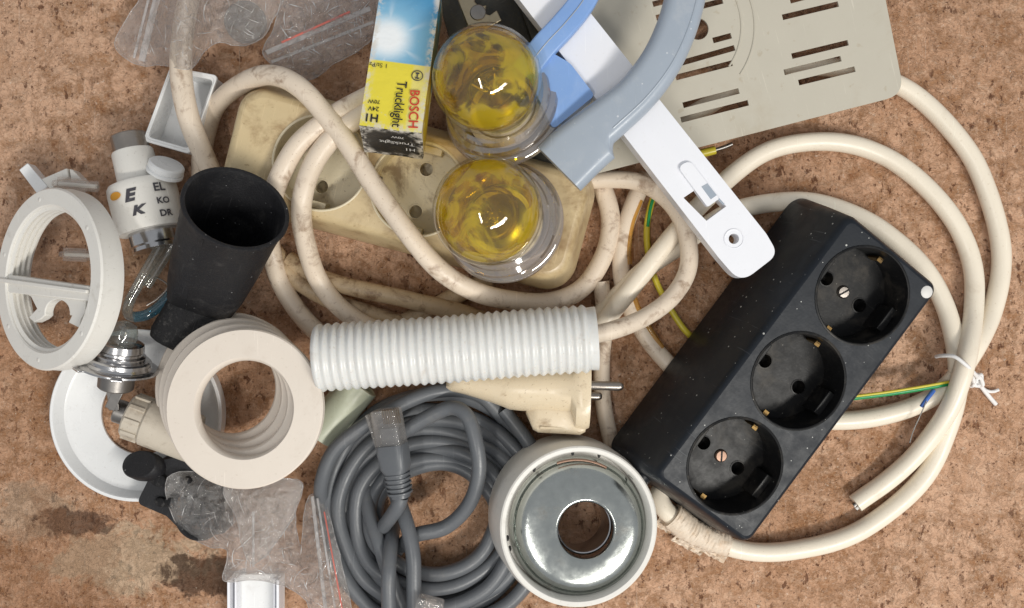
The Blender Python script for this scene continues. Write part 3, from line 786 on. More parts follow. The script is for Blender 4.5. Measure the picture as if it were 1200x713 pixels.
# ================================================================== LAMP CARTON
Fx = frame(P(421, 147.5, 66), P(494, 156.5, 65), P(438, -3, 52))
t = thing('lamp_carton', 'small yellow and blue lamp carton with black end flap', 'carton', Fx)
bw = on(Fx, 494, 156.5).x; bl = 66.0; bd = 25.0
def carton_mat():
    m = N('printed_carton')
    sx = m.n('ShaderNodeSeparateXYZ'); m.l(m.tc.outputs['Object'], sx.inputs[0])
    x, y = sx.outputs[0], sx.outputs[1]
    b1 = on(Fx, 431, 69).y * S
    # blue sky print with white burst
    c = on(Fx, 454, 44) * S
    mp = m.n('ShaderNodeMapping'); mp.inputs['Location'].default_value = (-c.x, -c.y, 0); m.l(m.tc.outputs['Object'], mp.inputs['Vector'])
    fl_ = m.n('ShaderNodeVectorMath', operation='MULTIPLY'); fl_.inputs[1].default_value = (1, 1, 0); m.l(mp.outputs[0], fl_.inputs[0])
    ln = m.n('ShaderNodeVectorMath', operation='LENGTH'); m.l(fl_.outputs[0], ln.inputs[0])
    g = m.n('ShaderNodeTexGradient', gradient_type='RADIAL'); m.l(mp.outputs[0], g.inputs[0])
    rays = m.math('POWER', m.math('ABSOLUTE', m.math('SINE', m.math('MULTIPLY', g.outputs['Fac'], 2 * PI * 3.0))), 40)
    rays = m.math('MULTIPLY', rays, .55)
    blue = m.mix(m.step(ln.outputs['Value'], .002, .026), lin((150, 200, 226)), lin((72, 142, 186)))
    core = m.math('MAXIMUM', m.step(ln.outputs['Value'], .0125, .0035), m.math('MULTIPLY', rays, m.step(ln.outputs['Value'], .020, .004)))
    blue = m.mix(core, blue, lin((240, 244, 246)))
    pale = m.step(x, bw * .70 * S, bw * .76 * S)
    yel = m.mix(pale, lin((228, 212, 66)), lin((226, 214, 120)))
    top = m.step(y, b1 - .00025, b1 + .00025)
    colr = m.mix(top, yel, blue)
    wear = m.step(m.noise(240, 8, .75), .60, .70)
    colr = m.mix(m.math('MULTIPLY', wear, .6), colr, lin((206, 200, 182)))
    # black end, dark side
    endm = m.math('LESS_THAN', y, .00015)
    colr = m.mix(endm, colr, m.mix(m.step(m.noise(170, 6, .7), .60, .7), lin((26, 26, 28)), lin((160, 158, 154))))
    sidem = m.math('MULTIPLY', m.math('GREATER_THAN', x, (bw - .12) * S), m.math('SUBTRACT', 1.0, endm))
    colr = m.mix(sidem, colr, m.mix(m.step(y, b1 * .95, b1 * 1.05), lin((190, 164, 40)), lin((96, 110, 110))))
    edge = m.n('ShaderNodeNewGeometry')
    ew = m.math('MULTIPLY', m.step(edge.outputs['Pointiness'], .515, .56), m.step(m.noise(220, 6, .7), .42, .58))
    colr = m.mix(m.math('MULTIPLY', ew, .85), colr, lin((214, 208, 198)))
    m.col(colr); m.rough(.42); m.bump(m.noise(120, 6, .65), .35, .0014)
    return m.m
M_carton = carton_mat()
# slightly crushed box with worn edges
cs = []
nx, ny, nz = 8, 18, 8
def cbox():
    bm = bmesh.new(); V = {}
    def v(i, j, k):
        if (i, j, k) in V: return V[i, j, k]
        x, y, z = bw * i / nx, bl * j / ny, -bd * k / nz
        cx_, cz_ = min(i, nx - i) / nx, min(k, nz - k) / nz
        d = noise.noise((x * .11, y * .09, z * .1)) * .7
        if 0 < i < nx and k == 0: z += d - .25
        if i == nx and 0 < k < nz: x += d
        if j == 0 and 0 < k: y -= .5 * abs(noise.noise((x * .3, z * .3, 4)))
        V[i, j, k] = bm.verts.new((x, y, z)); return V[i, j, k]
    for j in range(ny):
        for i in range(nx):
            bm.faces.new([v(i, j, 0), v(i + 1, j, 0), v(i + 1, j + 1, 0), v(i, j + 1, 0)]); bm.faces.new([v(i, j, nz), v(i, j + 1, nz), v(i + 1, j + 1, nz), v(i + 1, j, nz)])
        for k in range(nz):
            bm.faces.new([v(0, j, k), v(0, j + 1, k), v(0, j + 1, k + 1), v(0, j, k + 1)]); bm.faces.new([v(nx, j, k), v(nx, j, k + 1), v(nx, j + 1, k + 1), v(nx, j + 1, k)])
    for i in range(nx):
        for k in range(nz):
            bm.faces.new([v(i, 0, k), v(i, 0, k + 1), v(i + 1, 0, k + 1), v(i + 1, 0, k)]); bm.faces.new([v(i, ny, k), v(i + 1, ny, k), v(i + 1, ny, k + 1), v(i, ny, k + 1)])
    bm.verts.index_update()
    r = ([q.co.copy() for q in bm.verts], [tuple(q.index for q in f.verts) for f in bm.faces]); bm.free(); return r
part('carton_body', cbox(), M_carton, t, angle=45)
ZL = .35
part('brand_lettering', text_on(Fx, 'BOSCH', (481, 106), (478.5, 150), 1.05, .012, ZL), M_red, t, smooth=False)
part('product_lettering', text_on(Fx, 'Trucklight', (466, 95), (459, 149), 1.15, .008, ZL), M_ink, t, smooth=False)
part('lettering', text_on(Fx, 'H1', (443.5, 135), (429.5, 133.5), 1.0, .02, ZL), M_ink, t, smooth=False)
part('lettering', text_on(Fx, '24V', (444.5, 126), (431.5, 124.6), 1.0, .006, ZL), M_ink, t, smooth=False)
part('lettering', text_on(Fx, '70W', (445.5, 118), (431.5, 116.6), 1.0, .006, ZL), M_ink, t, smooth=False)
part('lettering', text_on(Fx, '1 St/Pz', (453.5, 75.5), (433.0, 73), 1.0, 0, ZL), M_ink, t, smooth=False)
e = on(Fx, 489, 89, ZL)
em = join(plate(circ(0, 0, 2.3, 32), [circ(0, 0, 1.95, 32)], 0, .1), box(-1.3, -.75, 0, -.75, .75, .1), box(.75, -.75, 0, 1.3, .75, .1), box(-.75, -.22, 0, .75, .22, .1))
part('emblem', xf(em, T(e.x, e.y, ZL) @ R(-90, 'Z')), M_greyink, t, smooth=False)
# white print on the black end (text runs upside down, as the carton lies)
Fe = Fx @ Matrix(((1, 0, 0, 0), (0, 0, 1, 0), (0, -1, 0, 0), (0, 0, 0, 1)))     # local: x right, y = -depth... set below
Fe = Fx @ Matrix(((-1, 0, 0, bw), (0, 0, -1, 0), (0, -1, 0, 0), (0, 0, 0, 1)))
def endtext(s, x0, x1, d, hs=1.0):
    V, Fc = text_vf(s); L = x1 - x0
    # reading direction -x of the carton, letter tops away from the printed face
    return [Vector((bw - (x0 + v.x * L), -.75, -d - v.y * L * hs)) for v in V], Fc
part('end_lettering', endtext('70W', 7, 12, 4.2), M_whiteink, t, smooth=False)
part('end_lettering', endtext('Trucklight', 3, 17, 9.2, 1.1), M_whiteink, t, smooth=False)
part('end_lettering', endtext('H1', 3, 6.5, 14.5), M_whiteink, t, smooth=False)

# ================================================================== CORRUGATED TUBE
A, B = P(372, 420, 37), P(699, 397, 39)
ax = B - A; Lt = ax.length; Ft = frame_n(A, ax, (0, 0, 1))
nr = 32; pit = (Lt - 3.5) / nr; prof = []
for i in range(nr):
    z0 = i * pit
    for q in (0, .15, .3, .42, .5, .58, .7, .85):
        prof.append((13.2 + (1.05 + .12 * noise.noise((i * 1.7, 0, 0))) * (.5 - .5 * math.cos(2 * PI * q)) ** .7, z0 + q * pit + .16 * noise.noise((i * 2.3, 5, 0))))
prof += [(13.0, nr * pit), (13.1, nr * pit + 1.2), (13.3, Lt), (12.1, Lt), (11.9, nr * pit), (11.8, 1), (12.4, 0)]
tb = lathe(prof, 72, closed=True)
tb = ([Vector((v.x + 1.0 * math.sin(v.z * .026), v.y + 1.3 * noise.noise((v.z * .016, 3, 1)), v.z)) for v in tb[0]], tb[1])
single('corrugated_tube', 'white corrugated plastic tube lying across the middle', 'plastic tube', xf(tb, Ft), M_tube, angle=70)

# ================================================================== MAINS PLUG
Fm = frame_n(P(690, 462, 21), (1, -.03, .02), (0, 0, 1))    # local z along the pins, local x up
t = thing('mains_plug', 'cream mains plug with two round pins under corrugated tube', 'plug', Fm)
def psec(px, yl, yh, hz, e=2.4):
    z = (px - 690) * .371; a = (yh - 462) * .371; b_ = (yl - 462) * .371      # local y is to the photo's bottom
    return sup(z, hz, (b_ - a) / 2, e, 0, (a + b_) / 2, 40)
secs = [psec(523, 462, 447, 3.0, 2), psec(530, 464, 440, 6.5, 2.2), psec(545, 467, 434, 8, 2.0), psec(575, 475, 432, 10, 2.0), psec(590, 480, 430, 11.5, 2.0), psec(598, 483, 430, 12, 2.0), psec(612, 484, 428, 13, 2.0), psec(640, 484, 426, 13.5, 2.0),
        psec(668, 486, 424, 14, 2.1), psec(674, 502, 418, 15.5, 2.8), psec(684, 504, 416, 15.8, 2.8), psec(690, 501, 418, 15.2, 2.8)]
part('plug_body', loops(secs), M_plug, t, angle=40)
secs = [psec(617, 487, 474, 3, 4), psec(626, 505, 474, 6.5, 5), psec(632, 507.5, 474, 7.5, 6), psec(668, 508, 474, 8.5, 6), psec(680, 508.5, 474, 9, 6), psec(686, 505, 474, 8.5, 6)]
part('grip', loops(secs), M_plug, t, angle=40)
part('grip_rib', xf(box(-2, -.6, -21, 8.9, .6, -7), T(-.6, 14.2, 0)), M_plug, t, bevel=.4)
part('grip_rib', xf(box(-2, -8, -.6, 8.0, -.4, .6), T(-.6, 14.2, -20.6)), M_plug, t, bevel=.4)
for sx, sy, lp in ((9.5, -4.6, 14.0), (-8.5, 1.6, 6.5)):
    pin = lathe([(1.95, -2), (1.95, lp - 2), (1.7, lp - .9), (1.0, lp - .1), (0, lp)], 24)
    part('pin', xf(pin, T(sx, sy, 0)), M_steel, t)

# ================================================================== NETWORK CABLE
t = thing('network_cable', 'coiled grey network cable with clear plug', 'network cable', frame_n(P(508, 605, 0), (0, 0, 1)))
LO = [(514, 600, 136, 144, 4), (511, 603, 128, 133, 11), (507, 605, 119, 118, 4), (509, 605, 111, 108, 11.5), (506, 606, 102, 96, 4), (508, 606, 94, 86, 11), (506, 607, 85, 76, 4.5), (508, 606, 77, 66, 11.5), (510, 604, 68, 56, 6)]
pts = []
per = 28
for k in range(len(LO) - 1):
    for i in range(per):
        f = i / per; f2 = f * f * (3 - 2 * f)
        c = [LO[k][q] * (1 - f2) + LO[k + 1][q] * f2 for q in range(5)]
        a = -PI * .62 + 2 * PI * f
        jx = 1 + .06 * noise.noise((math.cos(a) * 1.4 + k * 3.1, math.sin(a) * 1.4, 5.5)); zz = c[4] + 4 * noise.noise((math.cos(a) + 7 * k, math.sin(a), 1))
        pts.append(P(c[0] + c[2] * jx * math.cos(a), c[1] - c[3] * jx * math.sin(a), max(3.6, zz)))
RN = 3.25
part('coil', tube(pts, RN, 16, 4), M_net, t, world=True, angle=70)
def strand(*p): part('strand', tube(PP(*p), RN, 16, 10), M_net, t, world=True, angle=70)
strand((378, 600, 5), (377, 565, 16), (392, 528, 20), (425, 500, 21), (470, 474, 21), (515, 458, 20), (560, 462, 15), (590, 490, 8))
strand((470, 508, 21), (500, 490, 23), (530, 478, 26), (546, 486, 29), (558, 520, 30), (561, 555, 28), (549, 592, 24), (522, 618, 21), (488, 627, 20), (470, 640, 10))
strand((462, 612, 6), (458, 640, 20), (456, 664, 25), (455, 690, 26), (457, 730, 25), (460, 770, 20))
strand((455, 560, 8), (466, 585, 18), (477, 615, 24), (484, 650, 26), (485, 690, 26), (486, 735, 26), (490, 780, 20))
strand((428, 560, 5), (432, 598, 12), (445, 640, 18), (462, 690, 18), (480, 730, 16))
strand((470, 582, 30), (467, 592, 29), (458, 606, 24), (450, 617, 16), (446, 628, 8))
strand((404, 590, 4), (424, 640, 9), (455, 686, 12), (510, 712, 12), (570, 690, 12), (600, 640, 12), (604, 600, 10))
strand((590, 480, 12), (620, 520, 12), (640, 560, 10), (648, 600, 8))
# connector
FJ = frame(P(453, 481, 31), P(468, 480, 31), P(453, 470, 31.5))
o_ = P(470, 583, 30); tip = P(452, 480, 32)
FJ = frame_n(o_, tip - o_, (1, -.15, .35)); FJl = FR[t.name].inverted() @ FJ
Lc = (tip - o_).length
def J(vf): return xf(vf, FJl)
up_ = (FJ.to_3x3() @ Vector((0, 1, 0))).z
bt = loops([sup(0, 3.9, 3.9, 2.4, n=32), sup(6, 4.6, 4.4, 2.6, n=32), sup(11, 5.0, 4.6, 3, n=32), sup(13, 6.0, 5.0, 4, n=32), sup(20, 6.3, 5.0, 5, n=32), sup(23, 6.0, 4.6, 5, n=32)])
con = part('connector', J(loops([sup(20, 5.9, 4.1, 9, n=48), sup(Lc - 1, 5.9, 4.1, 9, n=48), sup(Lc, 5.6, 3.8, 9, n=48)])), M_rj, t)
part('boot', J(bt), M_net, con)
for i in range(5): part('boot_rib', J(loops([sup(1.6 + i * 2.0, 5.2 + .08 * i, 4.9, 2.5, n=28), sup(2.6 + i * 2.0, 5.25 + .08 * i, 4.95, 2.5, n=28)])), M_net, con, bevel=.2)
part('latch', J(xf(box(-2.6, 0, 0, 2.6, 1.0, 14), T(-1.0, 4.2, Lc - 15) @ R(-12, 'X'))), M_rj, con, bevel=.2)
part('side_latch', J(xf(box(-.6, -2.6, 0, .6, 2.6, 15), T(-6.1, 0, Lc - 16) @ R(-9, 'Y'))), M_rj, con, bevel=.2)
for i in range(8): part('contact', J(box(-4.2 + i * 1.1, (3.4 if up_ < 0 else -4.2), Lc - 7, -3.7 + i * 1.1, (4.2 if up_ < 0 else -3.4), Lc - .6)), M_brass, con, smooth=False)
part('inner_wire', J(loops([sup(20, 4.4, 2.2, 4, n=20), sup(Lc - 8, 4.4, 1.4, 6, n=20)])), M_net, con)
# the other end of the cable at the bottom edge
F2 = FR[t.name].inverted() @ frame_n(P(497, 735, 30), P(506, 700, 30) - P(497, 735, 30), (1, .2, 0))
c2 = part('connector', xf(loops([sup(0, 5.9, 4.1, 9, n=40), sup(11.5, 5.9, 4.1, 9, n=40), sup(12.4, 5.5, 3.7, 9, n=40)]), F2), M_rj, t)
part('latch', xf(xf(box(-2.6, 0, 0, 2.6, 1.0, 10), T(0, 4.2, 1)), F2), M_rj, c2, bevel=.2)

# ================================================================== METAL LINED RING
Fr = frame_n(P(679, 617, 39), (.13, .03, 1), (1, 0, 0)) @ Matrix.Diagonal((1.045, 1.045, 1, 1))
t = thing('metal_lined_ring', 'round white plastic fitting lined with a shiny tin disc', 'lamp fitting', Fr)
kr = 1.0
part('shell', lathe([(31.8, 0), (31.2, .45), (29.8, .3), (29.3, -.6), (29.0, -12), (28.6, -13.5), (20, -14), (20, -16), (31.0, -16), (32.6, -30), (33.4, -31), (33.6, -29), (32.9, -8)], 96, closed=True), M_offwhite, t)
disc_o = Vector((.8, -4.6))
dp = [(28.0, -10.5), (27.4, -9.0), (26.6, -8.6), (26.0, -9.2), (25.8, -8.0), (25.2, -6.0), (23.6, -4.6), (21.0, -3.9), (16.0, -3.2), (12.4, -2.9), (11.6, -3.1), (11.2, -3.8), (11.2, -5.2)]
nd = 96
dv = xf(lathe(dp, nd), T(.6, -.8, .6) @ R(-4, 'Y') @ R(-4, 'X'))
dv = ([Vector((v.x + 2.4 * max(0, 1 - max(0, math.hypot(v.x, v.y) - 11.5) / 9), v.y - 1.2 * max(0, 1 - max(0, math.hypot(v.x, v.y) - 11.5) / 9), v.z)) for v in dv[0]], dv[1])
part('tin_disc', dv, M_tin, t, angle=60)
part('inner_collar', xf(lathe([(10.6, -5.9), (11.0, -5.6), (11.6, -5.9), (11.6, -24), (11.0, -24)], 64, closed=True), T(3.0, -1.0, 0)), M_chrome, t)
for a, rr in ((128, 27.6), (95, 29.2), (200, 28.6), (188, 29.0), (70, 28.8)):
    part('rust_spot', xf(lathe([(0, .25), (.5, .2), (.7, 0)], 10), T(rr * math.cos(math.radians(a)), rr * math.sin(math.radians(a)), -.7 if rr > 28.9 else -8.4) @ Matrix.Diagonal((1, 1.8, 1, 1))), M_darkhole, t)
part('rust_streak', xf(tube([Vector((25.4 * math.cos(a), 25.4 * math.sin(a), -7.3)) for a in [math.radians(60 + 6 * i) for i in range(9)]], .55, 8, 3), T(0, 0, 0)), M_copper, t)

# ================================================================== STACK OF FLAT RINGS
zt = 43.0
names = ['topmost of four stacked cream plastic rings', 'second from top of four stacked cream plastic rings', 'third from top of four stacked cream plastic rings', 'lowest of four stacked cream plastic rings']
cpx = [(285.5, 479), (279.5, 471), (273.5, 463), (268, 455)]
for i in range(4):
    z = zt - i * 6.9
    F = frame_n(P(*cpx[i], z), (-.05, .06, 1), (1, 0, 0))
    ro, ri = 32.9, 20.2
    pr = [(ro, -.7), (ro - .6, 0), (ri + .8, 0), (ri, -.9), (ri - .5, -3.2), (ri - .5, -4.4), (ri + .6, -6.0), (ri + 1.4, -6.7), (ro - 1.6, -6.7), (ro - .5, -5.6), (ro - .9, -3.2)]
    single('plastic_ring', names[i], 'plastic ring', xf(lathe(pr, 96, closed=True), F), M_ring, 'stacked cream rings', angle=40)

# ================================================================== THREADED RING WITH CROSSBAR
nrm = Vector((-.54, .03, .84)).normalized()
Fq = frame_n(P(54, 327, 37), nrm, (1, 0, 0))
t = thing('threaded_ring', 'white threaded plastic ring with crossbar at the left edge', 'plastic ring', Fq)
ro, ri = 38.3, 29.0
pr = [(ro, -.8), (ro - .7, 0), (ri + 2.2, 0), (ri + 1.6, -.6)]
z = -1.2
for i in range(4):
    pr += [(ri + 1.6, z), (ri + .1, z - .7), (ri + .1, z - 1.1), (ri + 1.6, z - 1.9)]; z -= 2.35
pr += [(ri + 1.6, -11), (ro - 1.2, -11), (ro - .2, -10.2), (ro + .2, -7), (ro - .2, -2.6)]
part('ring_body', lathe(pr, 96, closed=True), M_offwhite, t, angle=30)
def q2(px, py, z=0): v = on(Fq, px, py, z); return (v.x, v.y)
cb = [q2(-12, 319, -1), q2(105, 336, -1), q2(104, 353, -1), q2(-12, 341, -1)]
part('crossbar', plate([cb[3], cb[2], cb[1], cb[0]], [], -6, -1), M_offwhite, t, bevel=.5)
fin = [q2(-12, 324, -1), q2(105, 340, -1), q2(105, 344, -1), q2(-12, 329, -1)]
part('crossbar_ridge', plate([fin[3], fin[2], fin[1], fin[0]], [], -1.02, .6), M_offwhite, t, bevel=.3)
cc = Vector(q2(67, 367, -2)); rc_ = (Vector(q2(80, 367, -2)) - cc).length
horn = []
outer = [q2(31, 345, -2), q2(100, 352, -2), q2(99, 366, -2), q2(94, 374, -2), q2(92, 384, -2), q2(80, 378, -2), q2(84, 370, -2)]
arcp = [(67 + 14.5 * math.cos(a), 367 - 16 * math.sin(a)) for a in [math.radians(-10 + 200 * i / 14) for i in range(15)]]
outer += [q2(x, y, -2) for x, y in arcp] + [q2(48, 374, -2), q2(40, 378, -2), q2(33, 372, -2), q2(43, 362, -2), q2(36, 348, -2)]
part('clip', plate(outer, [], -6, -2), M_offwhite, t, bevel=.4)
for a in (35, 100, 160, 215, 262, 318):
    part('moulding_mark', xf(lathe([(0, .18), (.8, .14), (1.0, 0)], 12), T(34.2 * math.cos(math.radians(a)), 34.2 * math.sin(math.radians(a)), 0)), M_offwhite, t)

# ================================================================== DISH RING
Fd = frame_n(P(159, 487, 9), (0, 0, 1))
t = thing('dish_ring', 'flat white dish with round hole lying on table at lower left', 'plastic dish', Fd)
part('dish', lathe([(38.6, 0), (38.2, .3), (37.2, .2), (36.6, -.6), (34.8, -5.6), (33.2, -6.6), (19.2, -6.8), (18.6, -7.2), (18.6, -8.4), (37.2, -8.6), (38.2, -7.5)], 110, closed=True), M_white, t)
for a in range(3):
    part('mounting_hole', xf(lathe([(1.0, .05), (1.0, .06), (0, .06)], 12), T(27 * math.cos(2.1 * a + 2.4), 27 * math.sin(2.1 * a + 2.4), -6.62)), M_darkhole, t)

# ================================================================== HEADLAMP BULB
o_ = P(139, 428, 28); Fu = frame_n(o_, P(145, 386, 31) - o_, (1, 0, 0))
t = thing('headlamp_bulb', 'shiny metal headlamp bulb with round flange under threaded ring', 'bulb', Fu)
part('flange', lathe([(0, -1.6), (15.8, -1.6), (16.6, -1.2), (16.6, -.4), (15.6, 0), (13.6, .2), (13.0, 1.2), (13.0, 2.8), (12.2, 3.4), (0, 3.4)], 72), M_chrome, t, angle=30)
part('collar', lathe([(10.4, 3.2), (10.6, 5.0), (9.2, 5.6), (9.2, 6.6), (9.6, 7.2), (9.2, 10.0), (8.0, 10.6), (0, 10.6)], 60), M_chrome, t, angle=30)
part('glass', lathe([(5.8, 10.4), (6, 12), (6, 15), (5.2, 17.5), (2.6, 19.2), (0, 19.8)], 40), M_tubeglass, t)
part('filament', tube([Vector((0, 0, 12)), Vector((1, 0, 15)), Vector((-.6, .3, 16)), Vector((.6, 0, 18))], .5, 8), M_steel, t)
part('shank', lathe([(9, -1.5), (9, -3.4), (7.6, -4), (7.4, -10), (6.8, -10.6), (0, -10.6)], 40), M_dull, t, angle=30)
for x in (-5, 0.4, 5.4):
    part('contact_blade', xf(box(-2.2, -.5, -21, 2.2, .5, -9), T(x * .9, 1.5 - abs(x) * .3, 0) @ R(x * 3, 'Y')), M_dull, t, bevel=.2)
for a in (20, 140, 200):
    part('flange_tab', xf(box(-2.4, 0, -1.4, 2.4, 3.4, -.5), R(a, 'Z') @ T(0, 15.4, 0)), M_chrome, t, bevel=.3)

# ================================================================== PIPE CONNECTOR
o_ = P(150, 486, 17); Fk = frame_n(o_, P(222, 512, 14) - o_, (0, 0, 1))
t = thing('pipe_fitting', 'dirty white cylindrical fitting poking out under stacked rings', 'pipe fitting', Fk)
part('barrel', lathe([(0, 2), (6.0, 2), (6.2, 0), (8.8, 0), (9.6, .8), (9.6, 8), (10.6, 9), (10.8, 30), (10.2, 31), (0, 31)], 56), M_dirtywhite, t, angle=40)
part('nozzle', lathe([(0, -5.5), (4.6, -5.5), (5.2, -5), (5.2, 2.2), (0, 2.2)], 32), M_dull, t)
for i in range(10):
    a = i * 36
    part('grip_ridge', xf(box(9.2, -1, 1.0, 10.5, 1, 8.0), R(a, 'Z')), M_dirtywhite, t, bevel=.3)

# ================================================================== BLACK RUBBER PIECES BELOW THE RINGS
o_ = P(170, 547, 13); Fv = frame_n(o_, P(150, 538, 22) - o_, (0, 1, 0))
t = thing('rubber_grommet', 'black rubber grommet with flat oval end beside white dish', 'grommet', Fv)
part('head', loops([sup(-4, 5.5, 8.8, 2.2), sup(-1, 6.4, 9.8, 2.2), sup(3, 6.4, 9.8, 2.2), sup(4, 5.8, 9.2, 2.2)]), M_rubber, t)
part('neck', loops([sup(-13, 4.2, 6, 2.2), sup(-3.8, 4.4, 6.6, 2.2)]), M_rubber, t)
Fw = frame(P(172, 585, 12), P(262, 622, 12), P(200, 540, 14))
t = thing('rubber_pad', 'black rubber pad with round boss inside clear bag', 'rubber pad', Fw)
def wq(px, py): v = on(Fw, px, py); return (v.x, v.y)
part('pad', plate(roundpoly([wq(160, 590), wq(195, 605), wq(222, 632), wq(266, 625), wq(262, 570), wq(215, 535), wq(185, 540)], 3), [], -9, 0), M_rubber, t, bevel=1.0)
cx_, cy_ = wq(234, 606)
for bx_, by_, br_, bh_ in ((188, 562, 4.2, 3.5), (207, 588, 5.0, 4.2), (250, 582, 4.4, 3.0), (222, 562, 3.4, 4.5), (190, 588, 3.0, 2.5)):
    x_, y_ = wq(bx_, by_)
    part('lug', xf(lathe([(0, bh_), (br_ * .6, bh_ - .2), (br_ * .9, bh_ * .7), (br_, 0)], 20), T(x_, y_, -.05) @ Matrix.Diagonal((1, .75, 1, 1)) @ R(0, 'Z')), M_fuzzy, t)
part('boss', xf(lathe([(10.6, 0), (10.4, 1.8), (9.6, 2.2), (8.6, 1.6), (8.2, .6), (0, .6)], 40), T(cx_, cy_, 0)), M_rubber, t)

# ================================================================== BLACK LAMP BOOT
Mth, Bt = P(277, 243, 62), P(240, 343, 20)
Fo = frame_n(Mth, Mth - Bt, (1, -.1, 0)); Lb = (Mth - Bt).length
t = thing('rubber_boot', 'black hollow tapered rubber boot with open oval mouth', 'rubber boot', Fo)
def bsec(z, r, e, k=1.0, cy=0): return sup(z, r * k, r, e, 0, cy, 56)
outer_ = [bsec(-Lb, 11.5, 5, 1.15), bsec(-Lb + .8, 12.6, 5, 1.15), bsec(-Lb * .78, 14.6, 4, 1.13), bsec(-Lb * .5, 16.9, 2.8, 1.08), bsec(-Lb * .2, 18.8, 2.2, 1.03), bsec(-3, 19.8, 2, 1.02), bsec(-1, 20.7, 2, 1.02), bsec(-.2, 20.6, 2, 1.02), bsec(0, 20.0, 2, 1.02),
          bsec(-.3, 19.0, 2, 1.02), bsec(-2, 18.4, 2, 1.02), bsec(-Lb * .45, 15.2, 2.4, 1.05), bsec(-Lb * .85, 11, 3, 1.1)]
part('shell', loops(outer_), M_rubber, t, angle=50)
a_, b2 = P(250, 332, 20), P(209, 404, 15)
Fe2 = frame_n(a_, b2 - a_, (1, .6, 0)); le = (b2 - a_).length
ts = loops([sup(0, 10, 10, 4), sup(6, 13.0, 11, 4.5), sup(le - 4, 13.6, 11, 4.5), sup(le - .8, 12.8, 10, 4.5), sup(le, 11.5, 9, 4.5)])
part('coarse_plug', xf(ts, Fe2), M_fuzzy, t, world=True, angle=50)
seam_ = [Vector((-.34 * r_ * 1.04 - .1, -.93 * r_ - .2, z_)) for z_, r_ in ((-3, 20.0), (-Lb * .2, 18.9), (-Lb * .5, 17.2), (-Lb * .78, 15.4), (-Lb + 2, 13.8))]
part('mould_seam', tube(seam_, .22, 6, 6), M_rubber, t)

# ================================================================== WHITE TRAY
Fy = frame(P(170, 164, 16), P(221, 178, 16), P(200, 82, 16))
t = thing('plastic_tray', 'small white open rectangular plastic tray', 'tray', Fy)
def ty(px, py): v = on(Fy, px, py); return (v.x, v.y)
ro_ = [ty(169, 164), ty(222, 179), ty(254, 90), ty(200, 80)]
cxy = Vector((sum(p[0] for p in ro_) / 4, sum(p[1] for p in ro_) / 4))
def sc_(k): return roundpoly([tuple(cxy + (Vector(p) - cxy) * k) for p in ro_], 2.0)
part('wall', plate(sc_(1.0), [sc_(.90)], -15, 0), M_white, t, bevel=.4)
part('rim', plate(sc_(1.035), [sc_(.955)], -2.2, .4), M_white, t, bevel=.35)
part('floor', plate(sc_(.99), [], -15.6, -14), M_white, t)

# ================================================================== SMALL LAMP WITH PRINTED LABEL
A, B = P(150, 158, 15), P(184, 292, 15)
Fs = frame_n(A, B - A, (0, 0, 1)); LL = (B - A).length
t = thing('small_lamp', 'small white printed lamp with metal collars and bent glass tube', 'lamp', Fs)
part('base_collar', lathe([(0, 0), (7.4, 0), (7.8, .5), (7.8, 7.4), (7.4, 7.8), (0, 7.8)], 48), M_steel, t, angle=30)
part('neck', lathe([(0, 7.4), (8.5, 7.4), (8.9, 8.2), (9.3, 20), (9.6, 22.5), (0, 22.5)], 48), M_offwhite, t, angle=30)
RB = 14.8
part('body', lathe([(0, 21), (10, 21), (13.6, 22), (14.5, 23.4), (RB, 26), (RB, 42), (14.0, 43.8), (0, 43.8)], 64), M_offwhite, t, angle=30)
part('front_collar', lathe([(0, 43), (10.2, 43), (10.4, 44), (10.4, 49.6), (9.8, 50.4), (9.8, LL), (0, LL)], 48), M_chrome, t, angle=30)
def wrap(s, ang0, width, z0, hs=1.0, bold=.0, shear=0.0, up=1):
    """letters round the body: reading direction runs to the photo's right, tops towards the neck"""
    V, Fc = text_vf(s, bold=bold, shear=shear); out = []
    for v in V:
        a = ang0 + (v.x * width) / RB
        rr = RB + .45
        out.append(Vector((rr * math.cos(a), rr * math.sin(a), z0 - v.y * width * hs)))
    return out, Fc
# find the angle sense: local x is up, so photo right is +y or -y
sgn = 1 if (Fs.to_3x3() @ Vector((0, 1, 0))).x > 0 else -1
def wraps(s, a, wd, z0, **k):
    V, Fc = wrap(s, a * 1.0, wd, z0, **k)
    return ([Vector((v.x, v.y * sgn, v.z)) for v in V], Fc)
part('lettering', wraps('E', -.20, 6.0, 31.6, hs=.85, bold=.05, shear=.3), M_greyink, t, smooth=False)
part('lettering', wraps('K', -.08, 6.6, 38.0, hs=.75, bold=.05, shear=.3), M_greyink, t, smooth=False)
part('lettering', wraps('EL', .66, 5.0, 29.4, hs=.95, bold=.025), M_greyink, t, smooth=False)
part('lettering', wraps('KO', .66, 5.6, 35.0, hs=.95, bold=.025), M_greyink, t, smooth=False)
part('lettering', wraps('DR', .66, 5.6, 40.6, hs=.95, bold=.025), M_greyink, t, smooth=False)
ov = sheet(circ(0, 0, 1, 24)); part('orange_oval', ([Vector(((RB + .42) * math.cos(a), sgn * (RB + .42) * math.sin(a), 27.8 + v.y * 1.7)) for v in ov[0] for a in [-.50 + v.x * .22]], ov[1]), M_orange, t, smooth=False)
part('glass_tube', tube(PP((192, 282, 15), (178, 306, 16), (163, 332, 17), (151, 356, 17), (150, 368, 15), (158, 372, 13)), 2.3, 16), M_tubeglass, t, world=True)
part('glass_tube', tube(PP((206, 284, 12), (190, 308, 13), (172, 336, 14)), 2.0, 16), M_tubeglass, t, world=True)
part('blue_tube', tube(PP((157, 372, 13), (172, 369, 12), (190, 356, 11), (206, 336, 10), (216, 318, 9)), 2.4, 16), M_blueglass, t, world=True)
